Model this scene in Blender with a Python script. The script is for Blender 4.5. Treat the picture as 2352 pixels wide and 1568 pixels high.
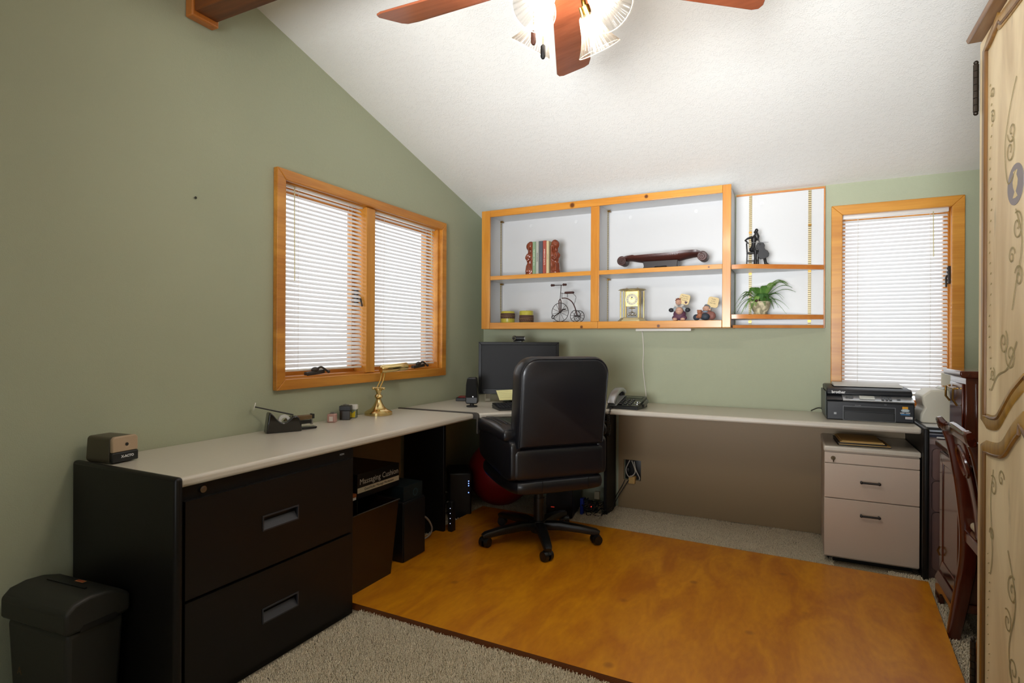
import bpy, bmesh, math, random
from mathutils import Vector, Matrix
import numpy as np
random.seed(7); np.random.seed(7)
PI = math.pi
S = bpy.context.scene
COL = S.collection
for o in list(bpy.data.objects): bpy.data.objects.remove(o)

# ------------------------------------------------------------------ camera
yaw, pitch, roll = math.radians(26.553), math.radians(-.05), math.radians(.271)
cd = bpy.data.cameras.new('camera'); cam = bpy.data.objects.new('camera', cd); COL.objects.link(cam)
cd.sensor_width = 36; cd.lens = 1311.9*36/2352; cd.clip_start = .05
Rv = Vector((math.cos(yaw), math.sin(yaw), 0))
Dv = Vector((-math.sin(yaw)*math.cos(pitch), math.cos(yaw)*math.cos(pitch), math.sin(pitch)))
Uv = Rv.cross(Dv)
R2 = Rv*math.cos(roll)+Uv*math.sin(roll); U2 = Uv*math.cos(roll)-Rv*math.sin(roll)
m = Matrix((R2, U2, -Dv)).transposed().to_4x4(); m.translation = (2.223, -3.944, 1.166)
cam.matrix_world = m
S.camera = cam

# ------------------------------------------------------------------ world, light, exposure
S.view_settings.view_transform = 'Standard'; S.view_settings.look = 'None'
S.view_settings.gamma = 1; S.view_settings.use_curve_mapping = False
S.view_settings.exposure = 0.22
W = bpy.data.worlds.new('sky'); S.world = W; W.use_nodes = True
bg = W.node_tree.nodes['Background']; bg.inputs[0].default_value = (.93, .97, 1, 1); bg.inputs[1].default_value = 1.6
def portal(name, loc, rot, sx, sy):
    l = bpy.data.lights.new(name, 'AREA'); l.shape = 'RECTANGLE'; l.size = sx; l.size_y = sy; l.cycles.is_portal = True
    o = bpy.data.objects.new(name, l); o.location = loc; o.rotation_euler = rot; COL.objects.link(o)
portal('daylight_portal', (-.12, -1.31, 1.455), (0, -PI/2, 0), .98, 1.33)
portal('daylight_portal', (2.72, .12, 1.37), (-PI/2, 0, 0), .54, 1.13)
BULB = 285.0     # radiance of the fan's four bulbs
# added fill lamp aimed at the ceiling, inside made-up window (added_rear_window), behind the camera
fl = bpy.data.lights.new('added_ceiling_fill', 'AREA'); fl.energy = 31; fl.shape = 'SQUARE'; fl.size = 1.15; fl.spread = math.radians(60); fl.color = (.94, .97, 1)
fo = bpy.data.objects.new('added_ceiling_fill', fl); COL.objects.link(fo); fo.location = (1.75, -5.0, 1.15)
fo.rotation_euler = (Vector((1.65, -1.0, 2.5))-fo.location).to_track_quat('-Z', 'Y').to_euler()

# ------------------------------------------------------------------ materials
def lin(h):
    h = h.lstrip('#'); c = [int(h[i:i+2], 16)/255 for i in (0, 2, 4)]
    return tuple((x/12.92 if x <= .04045 else ((x+.055)/1.055)**2.4) for x in c)+(1,)
class NT:
    def __init__(s, name):
        s.m = bpy.data.materials.new(name); s.m.use_nodes = True; s.t = s.m.node_tree; s.n = s.t.nodes
        s.b = s.n['Principled BSDF']; s.out = s.n['Material Output']
        s.tc = s.n.new('ShaderNodeTexCoord')
    def add(s, k, **p):
        q = s.n.new(k)
        for a, v in p.items(): setattr(q, a, v)
        return q
    def link(s, a, b): s.t.links.new(a, b)
def M(name, col, rough=.5, metal=0, bump=None, var=None, coat=0, spec=.5, emit=0, trans=0, sheen=0):
    k = NT(name); b = k.b; c = lin(col)
    b.inputs['Base Color'].default_value = c; b.inputs['Roughness'].default_value = rough
    b.inputs['Metallic'].default_value = metal; b.inputs['Coat Weight'].default_value = coat
    b.inputs['Specular IOR Level'].default_value = spec; b.inputs['Coat Roughness'].default_value = .12
    b.inputs['Transmission Weight'].default_value = trans
    if emit: b.inputs['Emission Color'].default_value = c; b.inputs['Emission Strength'].default_value = emit
    if var:
        n = k.add('ShaderNodeTexNoise'); n.inputs['Scale'].default_value = var[0]; n.inputs['Detail'].default_value = 5
        r = k.add('ShaderNodeMapRange'); r.inputs[1].default_value = .3; r.inputs[2].default_value = .7
        r.inputs[3].default_value = 1-var[1]; r.inputs[4].default_value = 1+var[1]*.5
        x = k.add('ShaderNodeMix', data_type='RGBA', blend_type='MULTIPLY'); x.inputs[0].default_value = 1
        x.inputs[6].default_value = c
        k.link(k.tc.outputs['Object'], n.inputs['Vector']); k.link(n.outputs[0], r.inputs[0]); k.link(r.outputs[0], x.inputs[7])
        k.link(x.outputs[2], b.inputs['Base Color'])
    if bump:
        n = k.add('ShaderNodeTexNoise'); n.inputs['Scale'].default_value = bump[0]; n.inputs['Detail'].default_value = 4
        u = k.add('ShaderNodeBump'); u.inputs['Strength'].default_value = bump[1]; u.inputs['Distance'].default_value = bump[2] if len(bump) > 2 else .005
        k.link(k.tc.outputs['Object'], n.inputs['Vector']); k.link(n.outputs[0], u.inputs['Height']); k.link(u.outputs[0], b.inputs['Normal'])
    return k.m
def wood(name, c1, c2, axis='x', rough=.35, scale=14, knots=(), coat=.3, stretch=.07, c3=None, knotcol='#4a1808'):
    k = NT(name); b = k.b
    mp = k.add('ShaderNodeMapping'); sc = {'x': (stretch, 1, 1), 'y': (1, stretch, 1), 'z': (1, 1, stretch)}[axis]
    mp.inputs['Scale'].default_value = sc
    n = k.add('ShaderNodeTexNoise'); n.inputs['Scale'].default_value = scale; n.inputs['Detail'].default_value = 6; n.inputs['Distortion'].default_value = .6
    n2 = k.add('ShaderNodeTexNoise'); n2.inputs['Scale'].default_value = scale*9; n2.inputs['Detail'].default_value = 3
    r = k.add('ShaderNodeValToRGB'); e = r.color_ramp.elements
    e[0].position = .32; e[0].color = lin(c1); e[1].position = .68; e[1].color = lin(c2)
    k.link(k.tc.outputs['Object'], mp.inputs[0]); k.link(mp.outputs[0], n.inputs['Vector']); k.link(mp.outputs[0], n2.inputs['Vector'])
    ad = k.add('ShaderNodeMath', operation='MULTIPLY_ADD'); ad.inputs[1].default_value = .3
    k.link(n2.outputs[0], ad.inputs[0]); k.link(n.outputs[0], ad.inputs[2])
    sb = k.add('ShaderNodeMath', operation='SUBTRACT'); sb.inputs[1].default_value = .15
    k.link(ad.outputs[0], sb.inputs[0]); k.link(sb.outputs[0], r.inputs[0])
    col = r.outputs[0]
    for kn in knots:
        d = k.add('ShaderNodeVectorMath', operation='DISTANCE'); d.inputs[1].default_value = kn[:3]
        k.link(k.tc.outputs['Object'], d.inputs[0])
        q = k.add('ShaderNodeMapRange'); q.inputs[1].default_value = kn[3]*.6; q.inputs[2].default_value = kn[3]*1.3
        q.inputs[3].default_value = .9; q.inputs[4].default_value = 0
        k.link(d.outputs['Value'], q.inputs[0])
        x = k.add('ShaderNodeMix', data_type='RGBA'); k.link(q.outputs[0], x.inputs[0]); k.link(col, x.inputs[6]); x.inputs[7].default_value = lin(knotcol)
        col = x.outputs[2]
    k.link(col, b.inputs['Base Color'])
    b.inputs['Roughness'].default_value = rough; b.inputs['Coat Weight'].default_value = coat; b.inputs['Coat Roughness'].default_value = .15
    u = k.add('ShaderNodeBump'); u.inputs['Strength'].default_value = .08; u.inputs['Distance'].default_value = .002
    k.link(n2.outputs[0], u.inputs['Height']); k.link(u.outputs[0], b.inputs['Normal'])
    return k.m
def plaster(name, c, fine, strength, thr=False, dist=.004, rough=.75, coarse=30):
    k = NT(name); b = k.b
    n = k.add('ShaderNodeTexNoise'); n.inputs['Scale'].default_value = coarse; n.inputs['Detail'].default_value = 6; n.inputs['Roughness'].default_value = .6
    v = k.add('ShaderNodeTexNoise'); v.inputs['Scale'].default_value = fine; v.inputs['Detail'].default_value = 3
    a = k.add('ShaderNodeMath', operation='ADD'); u = k.add('ShaderNodeBump'); u.inputs['Strength'].default_value = strength; u.inputs['Distance'].default_value = dist
    k.link(k.tc.outputs['Object'], n.inputs['Vector']); k.link(k.tc.outputs['Object'], v.inputs['Vector'])
    k.link(n.outputs[0], a.inputs[0]); k.link(v.outputs[0], a.inputs[1])
    h = a.outputs[0]
    if thr:
        q = k.add('ShaderNodeMapRange'); q.interpolation_type = 'SMOOTHSTEP'; q.inputs[1].default_value = 1.0; q.inputs[2].default_value = 1.16; k.link(h, q.inputs[0]); h = q.outputs[0]
    k.link(h, u.inputs['Height']); k.link(u.outputs[0], b.inputs['Normal'])
    big = k.add('ShaderNodeTexNoise'); big.inputs['Scale'].default_value = 1.3
    k.link(k.tc.outputs['Object'], big.inputs['Vector'])
    r = k.add('ShaderNodeMapRange'); r.inputs[3].default_value = .95; r.inputs[4].default_value = 1.05; k.link(big.outputs[0], r.inputs[0])
    x = k.add('ShaderNodeMix', data_type='RGBA', blend_type='MULTIPLY'); x.inputs[0].default_value = 1; x.inputs[6].default_value = lin(c)
    k.link(r.outputs[0], x.inputs[7]); k.link(x.outputs[2], b.inputs['Base Color'])
    b.inputs['Roughness'].default_value = rough; b.inputs['Specular IOR Level'].default_value = .3
    return k.m
def thin(name, col, tl=.5, tr=0, rough=.4, gl=.1, bump=None):
    """diffuse + translucent (+ clear) sheet, with a slight gloss"""
    k = NT(name); k.n.remove(k.b)
    d = k.add('ShaderNodeBsdfDiffuse'); t = k.add('ShaderNodeBsdfTranslucent'); g = k.add('ShaderNodeBsdfGlossy'); c = k.add('ShaderNodeBsdfTransparent')
    for q in (d, t): q.inputs[0].default_value = lin(col)
    g.inputs['Roughness'].default_value = rough
    m1 = k.add('ShaderNodeMixShader'); m1.inputs[0].default_value = tl; k.link(d.outputs[0], m1.inputs[1]); k.link(t.outputs[0], m1.inputs[2])
    m2 = k.add('ShaderNodeMixShader'); m2.inputs[0].default_value = gl; k.link(m1.outputs[0], m2.inputs[1]); k.link(g.outputs[0], m2.inputs[2])
    m3 = k.add('ShaderNodeMixShader'); m3.inputs[0].default_value = tr; k.link(m2.outputs[0], m3.inputs[1]); k.link(c.outputs[0], m3.inputs[2])
    k.link(m3.outputs[0], k.out.inputs[0])
    return k.m
def clear(name, gl=.08, rough=.02, col='#ffffff'):
    k = NT(name); k.n.remove(k.b)
    g = k.add('ShaderNodeBsdfGlossy'); c = k.add('ShaderNodeBsdfTransparent'); g.inputs['Roughness'].default_value = rough
    c.inputs[0].default_value = lin(col)
    m3 = k.add('ShaderNodeMixShader'); m3.inputs[0].default_value = gl; k.link(c.outputs[0], m3.inputs[1]); k.link(g.outputs[0], m3.inputs[2])
    k.link(m3.outputs[0], k.out.inputs[0]); return k.m

GREEN = plaster('sage green wall paint', '#adb298', 260, .32, dist=.003, coarse=60)
CEIL = plaster('white textured ceiling', '#f1f0ec', 170, .3, thr=True, dist=.0028, coarse=34)
ORW = wood('orange pine', '#c07a26', '#db9a3e', 'x', .32, 12)
ORWZ = wood('orange pine upright', '#c07a26', '#db9a3e', 'z', .32, 12)
ORWY = wood('orange pine along wall', '#b87220', '#d99538', 'y', .32, 12)
SHW = wood('pine shelf frame', '#c27c28', '#dc9a42', 'x', .3, 12, knots=[(.19,-.318,2.085,.013),(.265,-.318,2.085,.001),(.86,-.318,2.083,.017),(1.36,-.318,2.088,.012),(.93,-.318,1.262,.01),(1.44,-.318,1.265,.01),(1.74,-.318,1.62,.007)])
SHW2 = wood('pine open shelf', '#c07030', '#d08a44', 'x', .3, 12, knots=[(2.1,-.1,1.262,.012)])
BEAM = wood('dark stained beam', '#4c230d', '#85491c', 'x', .5, 9, coat=.1)
LAM = M('white laminate', '#d3d3d3', .35)
WHITE = M('white paint', '#e8e6e0', .4)
DESK = M('off white desk laminate', '#cfc8ba', .32, var=(300, .04), coat=.15)
BLK = M('black metal', '#110e0d', .42, bump=(400, .06, .001), spec=.35)
BLKP = M('black plastic', '#141414', .38)
BLKG = M('glossy black plastic', '#0c0d10', .12, coat=.5)
DKG = M('dark grey plastic', '#33343a', .45)
BEIGE = M('taupe laminate', '#96805f', .5, var=(250, .03))
PEDW = M('beige laminate', '#cdbcab', .45, var=(250, .02))
LEATH = M('black leather', '#131318', .38, bump=(90, .12, .003), coat=.12)
BRASS = M('polished brass', '#dcc489', .16, 1)
BRASSD = M('aged brass', '#8c6a34', .3, 1)
SILV = M('silver plastic', '#b9babb', .3, .6)
STEEL = M('steel', '#9c9c9c', .3, 1)
MAHO = wood('mahogany', '#38120a', '#5c2412', 'z', .16, 10, coat=.6)
MAHOY = wood('mahogany rail', '#3c140b', '#642a16', 'y', .16, 10, coat=.6)
FANW = wood('cherry fan blade', '#743a22', '#955236', 'x', .25, 8, coat=.4)
CREAMP = M('cream plastic', '#d5d0c0', .4)
MAUVE = M('mauve enamel', '#7e625c', .4)
CHROME = M('chrome', '#d0d0d0', .1, 1)
WTXT = M('white lettering', '#e6e6e6', .5)
BTXT = M('black lettering', '#151515', .5)
CARD = M('manila card', '#c8a565', .7)
RED = M('red vinyl', '#8a1214', .45)
CABLE = M('black cable', '#111111', .5)
CABW = M('grey white cable', '#b7b3aa', .5)

# ------------------------------------------------------------------ mesh helpers
class B:
    def __init__(s): s.b = bmesh.new()
    def _x(s, vs, mt):
        if mt is not None: bmesh.ops.transform(s.b, matrix=mt, verts=vs)
    def box(s, x0, x1, y0, y1, z0, z1, r=0, seg=3, mt=None):
        g = bmesh.ops.create_cube(s.b, size=1)['verts']
        for v in g: v.co = Vector(((x0+x1)/2+v.co.x*(x1-x0), (y0+y1)/2+v.co.y*(y1-y0), (z0+z1)/2+v.co.z*(z1-z0)))
        s._x(g, mt)
        if r:
            es = list({e for v in g for e in v.link_edges})
            bmesh.ops.bevel(s.b, geom=es, offset=r, segments=seg, affect='EDGES', profile=.5)
        return s
    def cyl(s, p0, p1, r0, r1=None, n=20, caps=True):
        r1 = r0 if r1 is None else r1
        p0, p1 = Vector(p0), Vector(p1); d = p1-p0; L = d.length
        g = bmesh.ops.create_cone(s.b, cap_ends=caps, segments=n, radius1=max(r0, 1e-5), radius2=max(r1, 1e-5), depth=L)['verts']
        q = d.to_track_quat('Z', 'Y').to_matrix().to_4x4(); q.translation = (p0+p1)/2
        bmesh.ops.transform(s.b, matrix=q, verts=g); return s
    def sph(s, c, r, n=20, sc=(1, 1, 1), mt=None):
        g = bmesh.ops.create_uvsphere(s.b, u_segments=n, v_segments=max(6, n*2//3), radius=r)['verts']
        for v in g: v.co = Vector((v.co.x*sc[0], v.co.y*sc[1], v.co.z*sc[2]))
        if mt is not None: bmesh.ops.transform(s.b, matrix=mt, verts=g)
        for v in g: v.co += Vector(c)
        return s
    def ico(s, c, r, sub=1):
        g = bmesh.ops.create_icosphere(s.b, subdivisions=sub, radius=r)['verts']
        for v in g: v.co += Vector(c)
        return s
    def tube(s, pts, r, n=8, closed=False, flat=None, up=None):
        """tube along a polyline; r number or list; flat=(w,h) rectangular-ish section"""
        P = [Vector(p) for p in pts]; N = len(P); rings = []
        last = None
        for i, p in enumerate(P):
            if closed: t = P[(i+1) % N]-P[i-1]
            else: t = P[min(i+1, N-1)]-P[max(i-1, 0)]
            t.normalize()
            if up is not None: a = Vector(up); a = (a-t*a.dot(t))
            elif last is None: a = Vector((0, 0, 1)) if abs(t.z) < .9 else Vector((1, 0, 0)); a = a-t*a.dot(t)
            else: a = last-t*last.dot(t)
            a.normalize(); last = a; c = t.cross(a)
            rr = r[i] if isinstance(r, (list, tuple)) else r
            fl = flat[i] if (flat and isinstance(flat[0], (list, tuple))) else flat
            ring = []
            for k in range(n):
                th = 2*PI*(k+.5)/n
                if fl:
                    ca, sa = math.cos(th), math.sin(th); e = .55
                    u = math.copysign(abs(ca)**e, ca)*fl[0]/2; w = math.copysign(abs(sa)**e, sa)*fl[1]/2
                else: u, w = math.cos(th)*rr, math.sin(th)*rr
                ring.append(s.b.verts.new(p+c*u+a*w))
            rings.append(ring)
        M_ = N if closed else N-1
        for i in range(M_):
            A, Bq = rings[i], rings[(i+1) % N]
            for k in range(n): s.b.faces.new((A[k], A[(k+1) % n], Bq[(k+1) % n], Bq[k]))
        if not closed:
            s.b.faces.new(rings[0][::-1]); s.b.faces.new(rings[-1])
        return s
    def lathe(s, prof, c=(0, 0, 0), n=28, sc=(1, 1), mt=None, caps=True, ripple=0, nr=0):
        rings = []; allv = []
        for (r, z) in prof:
            ring = []
            for k in range(n):
                a = 2*PI*k/n; q = r*(1+ripple*math.cos(nr*a)) if nr else r
                v = s.b.verts.new((q*math.cos(a)*sc[0], q*math.sin(a)*sc[1], z)); ring.append(v); allv.append(v)
            rings.append(ring)
        for A, C in zip(rings, rings[1:]):
            for k in range(n): s.b.faces.new((A[k], A[(k+1) % n], C[(k+1) % n], C[k]))
        if caps:
            if prof[0][0] > 1e-4: s.b.faces.new(rings[0][::-1])
            if prof[-1][0] > 1e-4: s.b.faces.new(rings[-1])
        if mt is not None: bmesh.ops.transform(s.b, matrix=mt, verts=allv)
        for v in allv: v.co += Vector(c)
        return s
    def prism(s, poly, d0, d1, plane='xz', mt=None):
        """extrude polygon; plane names its two axes, third axis runs d0..d1"""
        def P(a, b, d): return {'xz': (a, d, b), 'yz': (d, a, b), 'xy': (a, b, d)}[plane]
        A = [s.b.verts.new(P(a, b, d0)) for a, b in poly]; C = [s.b.verts.new(P(a, b, d1)) for a, b in poly]
        n = len(poly)
        for i in range(n): s.b.faces.new((A[i], A[(i+1) % n], C[(i+1) % n], C[i]))
        s.b.faces.new(A[::-1]); s.b.faces.new(C)
        if mt is not None: bmesh.ops.transform(s.b, matrix=mt, verts=A+C)
        return s
    def quad(s, *p):
        s.b.faces.new([s.b.verts.new(q) for q in p]); return s
def rotm(a, ax='Z'): return Matrix.Rotation(a, 4, ax)
def T(x, y, z): return Matrix.Translation((x, y, z))
def link(name, bb, mat, parent=None, smooth=True, bevel=0, solid=0, sub=0, remesh=0, label=None):
    bm = bb.b; bmesh.ops.recalc_face_normals(bm, faces=bm.faces)
    me = bpy.data.meshes.new(name); bm.to_mesh(me); bm.free()
    me.materials.append(mat); o = bpy.data.objects.new(name, me); COL.objects.link(o)
    if parent is not None: o.parent = parent
    if solid: q = o.modifiers.new('solid', 'SOLIDIFY'); q.thickness = solid; q.offset = 0
    if remesh:
        q = o.modifiers.new('remesh', 'REMESH'); q.mode = 'VOXEL'; q.voxel_size = remesh; q.use_smooth_shade = True
        q = o.modifiers.new('smooth', 'SMOOTH'); q.factor = .5; q.iterations = 4
    if bevel:
        q = o.modifiers.new('bevel', 'BEVEL'); q.width = bevel; q.segments = 3; q.limit_method = 'ANGLE'; q.angle_limit = math.radians(40)
    if sub: q = o.modifiers.new('sub', 'SUBSURF'); q.levels = sub; q.render_levels = sub
    if smooth:
        for p in me.polygons: p.use_smooth = True
        try: me.set_sharp_from_angle(angle=math.radians(38))
        except Exception: pass
    if label: o['label'] = label
    return o
def thing(name, label, cat, loc=(0, 0, 0), rz=0, group=None):
    o = bpy.data.objects.new(name, None); o.empty_display_size = .05; COL.objects.link(o)
    o.location = loc; o.rotation_euler = (0, 0, rz); o['label'] = label; o['category'] = cat
    if group: o['group'] = group
    return o
def tag(o, label, cat, group=None, kind=None):
    o['label'] = label; o['category'] = cat
    if group: o['group'] = group
    if kind: o['kind'] = kind
    return o
def struct(o): o['kind'] = 'structure'; return o
def text(name, s, size, mt, mat, parent, ext=.0003, align='CENTER', sx=1, bold=0):
    cu = bpy.data.curves.new('t', 'FONT'); cu.body = s; cu.size = size; cu.extrude = ext; cu.align_x = align; cu.align_y = 'CENTER'; cu.offset = bold
    cu.resolution_u = 3
    o = bpy.data.objects.new('t', cu); COL.objects.link(o)
    dg = bpy.context.evaluated_depsgraph_get(); me = bpy.data.meshes.new_from_object(o.evaluated_get(dg))
    bpy.data.objects.remove(o); me.transform(mt @ Matrix.Diagonal((sx, 1, 1, 1))); me.materials.clear(); me.materials.append(mat); me.name = name
    q = bpy.data.objects.new(name, me); COL.objects.link(q); q.parent = parent; return q
# frames for lettering: facing -y (reads left to right along +x), facing +x (reads along +y)
FY = Matrix(((1, 0, 0, 0), (0, 0, -1, 0), (0, 1, 0, 0), (0, 0, 0, 1)))
FX = Matrix(((0, 0, 1, 0), (1, 0, 0, 0), (0, 1, 0, 0), (0, 0, 0, 1)))
def dup(root, loc, rz, label=None, group=None):
    r = root.copy(); COL.objects.link(r); r.location = loc; r.rotation_euler = (0, 0, rz)
    if label: r['label'] = label
    if group: r['group'] = group
    for ch in list(root.children):
        c = ch.copy(); COL.objects.link(c); c.parent = r
        for g in list(ch.children):
            d = g.copy(); COL.objects.link(d); d.parent = c
    return r
def arc(cx, cz, r, a0, a1, n):
    return [(cx+r*math.cos(math.radians(a0+(a1-a0)*i/n)), cz+r*math.sin(math.radians(a0+(a1-a0)*i/n))) for i in range(n+1)]
def spline(P, n=8):
    P = [Vector(p) for p in P]; out = []
    for i in range(len(P)-1):
        p0, p1, p2, p3 = P[max(i-1, 0)], P[i], P[i+1], P[min(i+2, len(P)-1)]
        for k in range(n):
            t = k/n
            out.append(.5*((2*p1)+(p2-p0)*t+(2*p0-5*p1+4*p2-p3)*t*t+(3*p1-p0-3*p2+p3)*t**3))
    out.append(P[-1]); return out

# ================================================================== THE SETTING
XR, YB = 3.45, -5.2
RIDGE_Y, ZC0, SL = -2.41, 2.118, .267
ZR = ZC0+SL*2.41
def zc(y): return ZC0+SL*(-y) if y > RIDGE_Y else ZR-SL*(RIDGE_Y-y)
# floor (carpet backing)
k = NT('beige carpet'); n = k.add('ShaderNodeTexNoise'); n.inputs['Scale'].default_value = 160; n.inputs['Detail'].default_value = 6
r_ = k.add('ShaderNodeValToRGB'); r_.color_ramp.elements[0].color = lin('#8d7e64'); r_.color_ramp.elements[1].color = lin('#c9bea5'); r_.color_ramp.elements[0].position = .35; r_.color_ramp.elements[1].position = .65
k.link(k.tc.outputs['Object'], n.inputs['Vector']); k.link(n.outputs[0], r_.inputs[0]); k.link(r_.outputs[0], k.b.inputs['Base Color']); k.b.inputs['Roughness'].default_value = .95
u = k.add('ShaderNodeBump'); u.inputs['Distance'].default_value = .01; k.link(n.outputs[0], u.inputs['Height']); k.link(u.outputs[0], k.b.inputs['Normal'])
CARPET = k.m
struct(link('floor', B().box(-.1, XR+.1, YB-.1, .1, -.1, 0), CARPET, smooth=False))
# walls with window holes
def wall_left():
    b = B(); t = -.14
    Y = [YB, -1.975, -.64, 0]
    def slab(poly): b.prism(poly, t, 0, 'yz')
    slab([(YB, 0), (-1.975, 0), (-1.975, zc(-1.975)+.1), (RIDGE_Y, ZR+.1), (YB, zc(YB)+.1)])
    slab([(-.64, 0), (.0, 0), (.0, zc(0)+.1), (-.64, zc(-.64)+.1)])
    slab([(-1.975, 0), (-.64, 0), (-.64, .965), (-1.975, .965)])
    slab([(-1.975, 1.945), (-.64, 1.945), (-.64, zc(-.64)+.1), (-1.975, zc(-1.975)+.1)])
    return b
struct(link('wall_left', wall_left(), GREEN, smooth=False))
b = B(); X0, X1, Z0, Z1 = 2.452, 2.995, .80, 1.935
b.box(-.14, X0, 0, .14, 0, 2.25).box(X1, XR+.1, 0, .14, 0, 2.25).box(X0, X1, 0, .14, 0, Z0).box(X0, X1, 0, .14, Z1, 2.25)
struct(link('wall_back', b, GREEN, smooth=False))
struct(link('wall_right', B().prism([(YB, 0), (0, 0), (0, zc(0)+.1), (RIDGE_Y, ZR+.1), (YB, zc(YB)+.1)], XR, XR+.1, 'yz'), GREEN, smooth=False))
b = B().box(-.14, 1.15, YB-.12, YB, 0, 2.2).box(2.35, XR+.1, YB-.12, YB, 0, 2.2).box(1.15, 2.35, YB-.12, YB, 0, .55).box(1.15, 2.35, YB-.12, YB, 1.75, 2.2)
struct(link('wall_rear', b, GREEN, smooth=False))
b = B()
b.quad((-.1, .1, zc(.1)), (XR+.1, .1, zc(.1)), (XR+.1, RIDGE_Y, ZR), (-.1, RIDGE_Y, ZR))
b.quad((-.1, RIDGE_Y, ZR), (XR+.1, RIDGE_Y, ZR), (XR+.1, YB-.2, zc(YB-.2)), (-.1, YB-.2, zc(YB-.2)))
c_ = link('ceiling', b, CEIL, smooth=False); q = c_.modifiers.new('s', 'SOLIDIFY'); q.thickness = .1; q.offset = -1
struct(c_)
b = B(); b.box(1.09, 2.41, YB-.02, YB+.03, .49, .55).box(1.09, 2.41, YB-.02, YB+.03, 1.75, 1.81).box(1.09, 1.15, YB-.02, YB+.03, .55, 1.75).box(2.35, 2.41, YB-.02, YB+.03, .55, 1.75).box(1.73, 1.77, YB-.08, YB-.02, .55, 1.75)
struct(link('added_rear_window', b, ORW, bevel=.004))  # unseen window frame, added to go with the ceiling fill lamp
# ridge beam and its ledger
struct(link('trim_1', B().box(.045, XR, RIDGE_Y-.05, RIDGE_Y+.05, 2.49, ZR), BEAM, bevel=.004))
struct(link('trim_2', B().box(0.001, .045, RIDGE_Y-.06, RIDGE_Y+.06, 2.47, ZR), wood('ledger pine', '#a85c20', '#c4762c', 'z', .4, 12), bevel=.006))

# windows -----------------------------------------------------------
def frame_boards(b, a0, a1, c0, c1, w, d0, d1, plane, wt=None, wb=None):
    """mitred casing: outer a0..a1, c0..c1, board width w"""
    wt = wt or w; wb = wb or w
    O = [(a0, c0), (a1, c0), (a1, c1), (a0, c1)]; I = [(a0+w, c0+wb), (a1-w, c0+wb), (a1-w, c1-wt), (a0+w, c1-wt)]
    g = .0006
    for i in range(4):
        j = (i+1) % 4; b.prism([O[i], O[j], I[j], I[i]], d0, d1, plane)
SLAT = thin('white blind slat', '#e9e9ea', tl=.22, gl=.06)
GLASS = clear('window glass', .06)
win = struct(bpy.data.objects.new('window_1', None)); COL.objects.link(win)
b = B(); frame_boards(b, -2.032, -.582, .925, 1.984, .052, .0005, .03, 'yz'); link('casing', b, ORWY, win, bevel=.004)
b = B(); frame_boards(b, -1.992, -.622, .955, 1.957, .03, -.138, .002, 'yz', wb=.032); link('jamb', b, ORWY, win, bevel=.002)
link('mullion', B().box(-.13, .012, -1.388, -1.314, .98, 1.93), ORWZ, win, bevel=.003)
for y0, y1 in ((-1.962, -1.388), (-1.314, -.652)):
    b = B(); frame_boards(b, y0, y1, .985, 1.928, .028, -.11, -.075, 'yz'); s_ = link('sash', b, ORWY, win, bevel=.003)
    link('glass_pane', B().box(-.095, -.09, y0+.022, y1-.022, 1.0, 1.91), GLASS, s_, smooth=False)
def crank(yc, parent):
    b = B(); M_ = T(0, yc, 1.0)
    b.box(-.02, .004, -.062, .062, -.012, .008, .004, mt=M_ @ rotm(.08, 'X'))
    b.sph((-.004, yc, 1.014), .02, 14, (.7, 1.2, .7))
    b.tube(spline([(.0, yc+.01, 1.018), (.008, yc+.03, 1.026), (.012, yc+.055, 1.012), (.012, yc+.075, 1.0)]), .0055)
    b.sph((.012, yc+.078, 1.001), .009, 10)
    return link('crank_handle', b, M('bronze crank', '#4a4440', .4, .5), parent)
crank(-1.76, win); crank(-.86, win)
b = B(); b.box(-.07, -.045, -1.312, -1.298, 1.38, 1.46, .003).tube([(-.045, -1.303, 1.42), (-.02, -1.3, 1.40), (-.01, -1.3, 1.36)], .005)
b.box(-.07, -.045, -1.404, -1.39, 1.38, 1.46, .003).tube([(-.045, -1.398, 1.42), (-.02, -1.4, 1.40), (-.01, -1.4, 1.36)], .005)
link('sash_lock', b, M('bronze lock', '#3c3835', .4, .5), win)
win2 = struct(bpy.data.objects.new('window_2', None)); COL.objects.link(win2)
b = B(); frame_boards(b, 2.402, 3.044, .75, 1.982, .058, -.03, -.0005, 'xz'); link('casing', b, ORW, win2, bevel=.004)
b = B(); frame_boards(b, 2.42, 3.027, .77, 1.966, .034, -.002, .138, 'xz'); link('jamb', b, ORWZ, win2, bevel=.002)
b = B(); frame_boards(b, 2.454, 2.993, .804, 1.932, .028, .075, .11, 'xz'); s_ = link('sash', b, ORWZ, win2, bevel=.003)
link('glass_pane', B().box(2.475, 2.975, .09, .095, .82, 1.915), GLASS, s_, smooth=False)
b = B(); b.box(2.975, 2.992, .03, .055, 1.5, 1.6, .003).tube([(2.975, .03, 1.55), (2.967, .012, 1.53), (2.967, .005, 1.48)], .005); link('sash_lock', b, M('bronze lock b', '#3c3835', .4, .5), win2)

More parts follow.
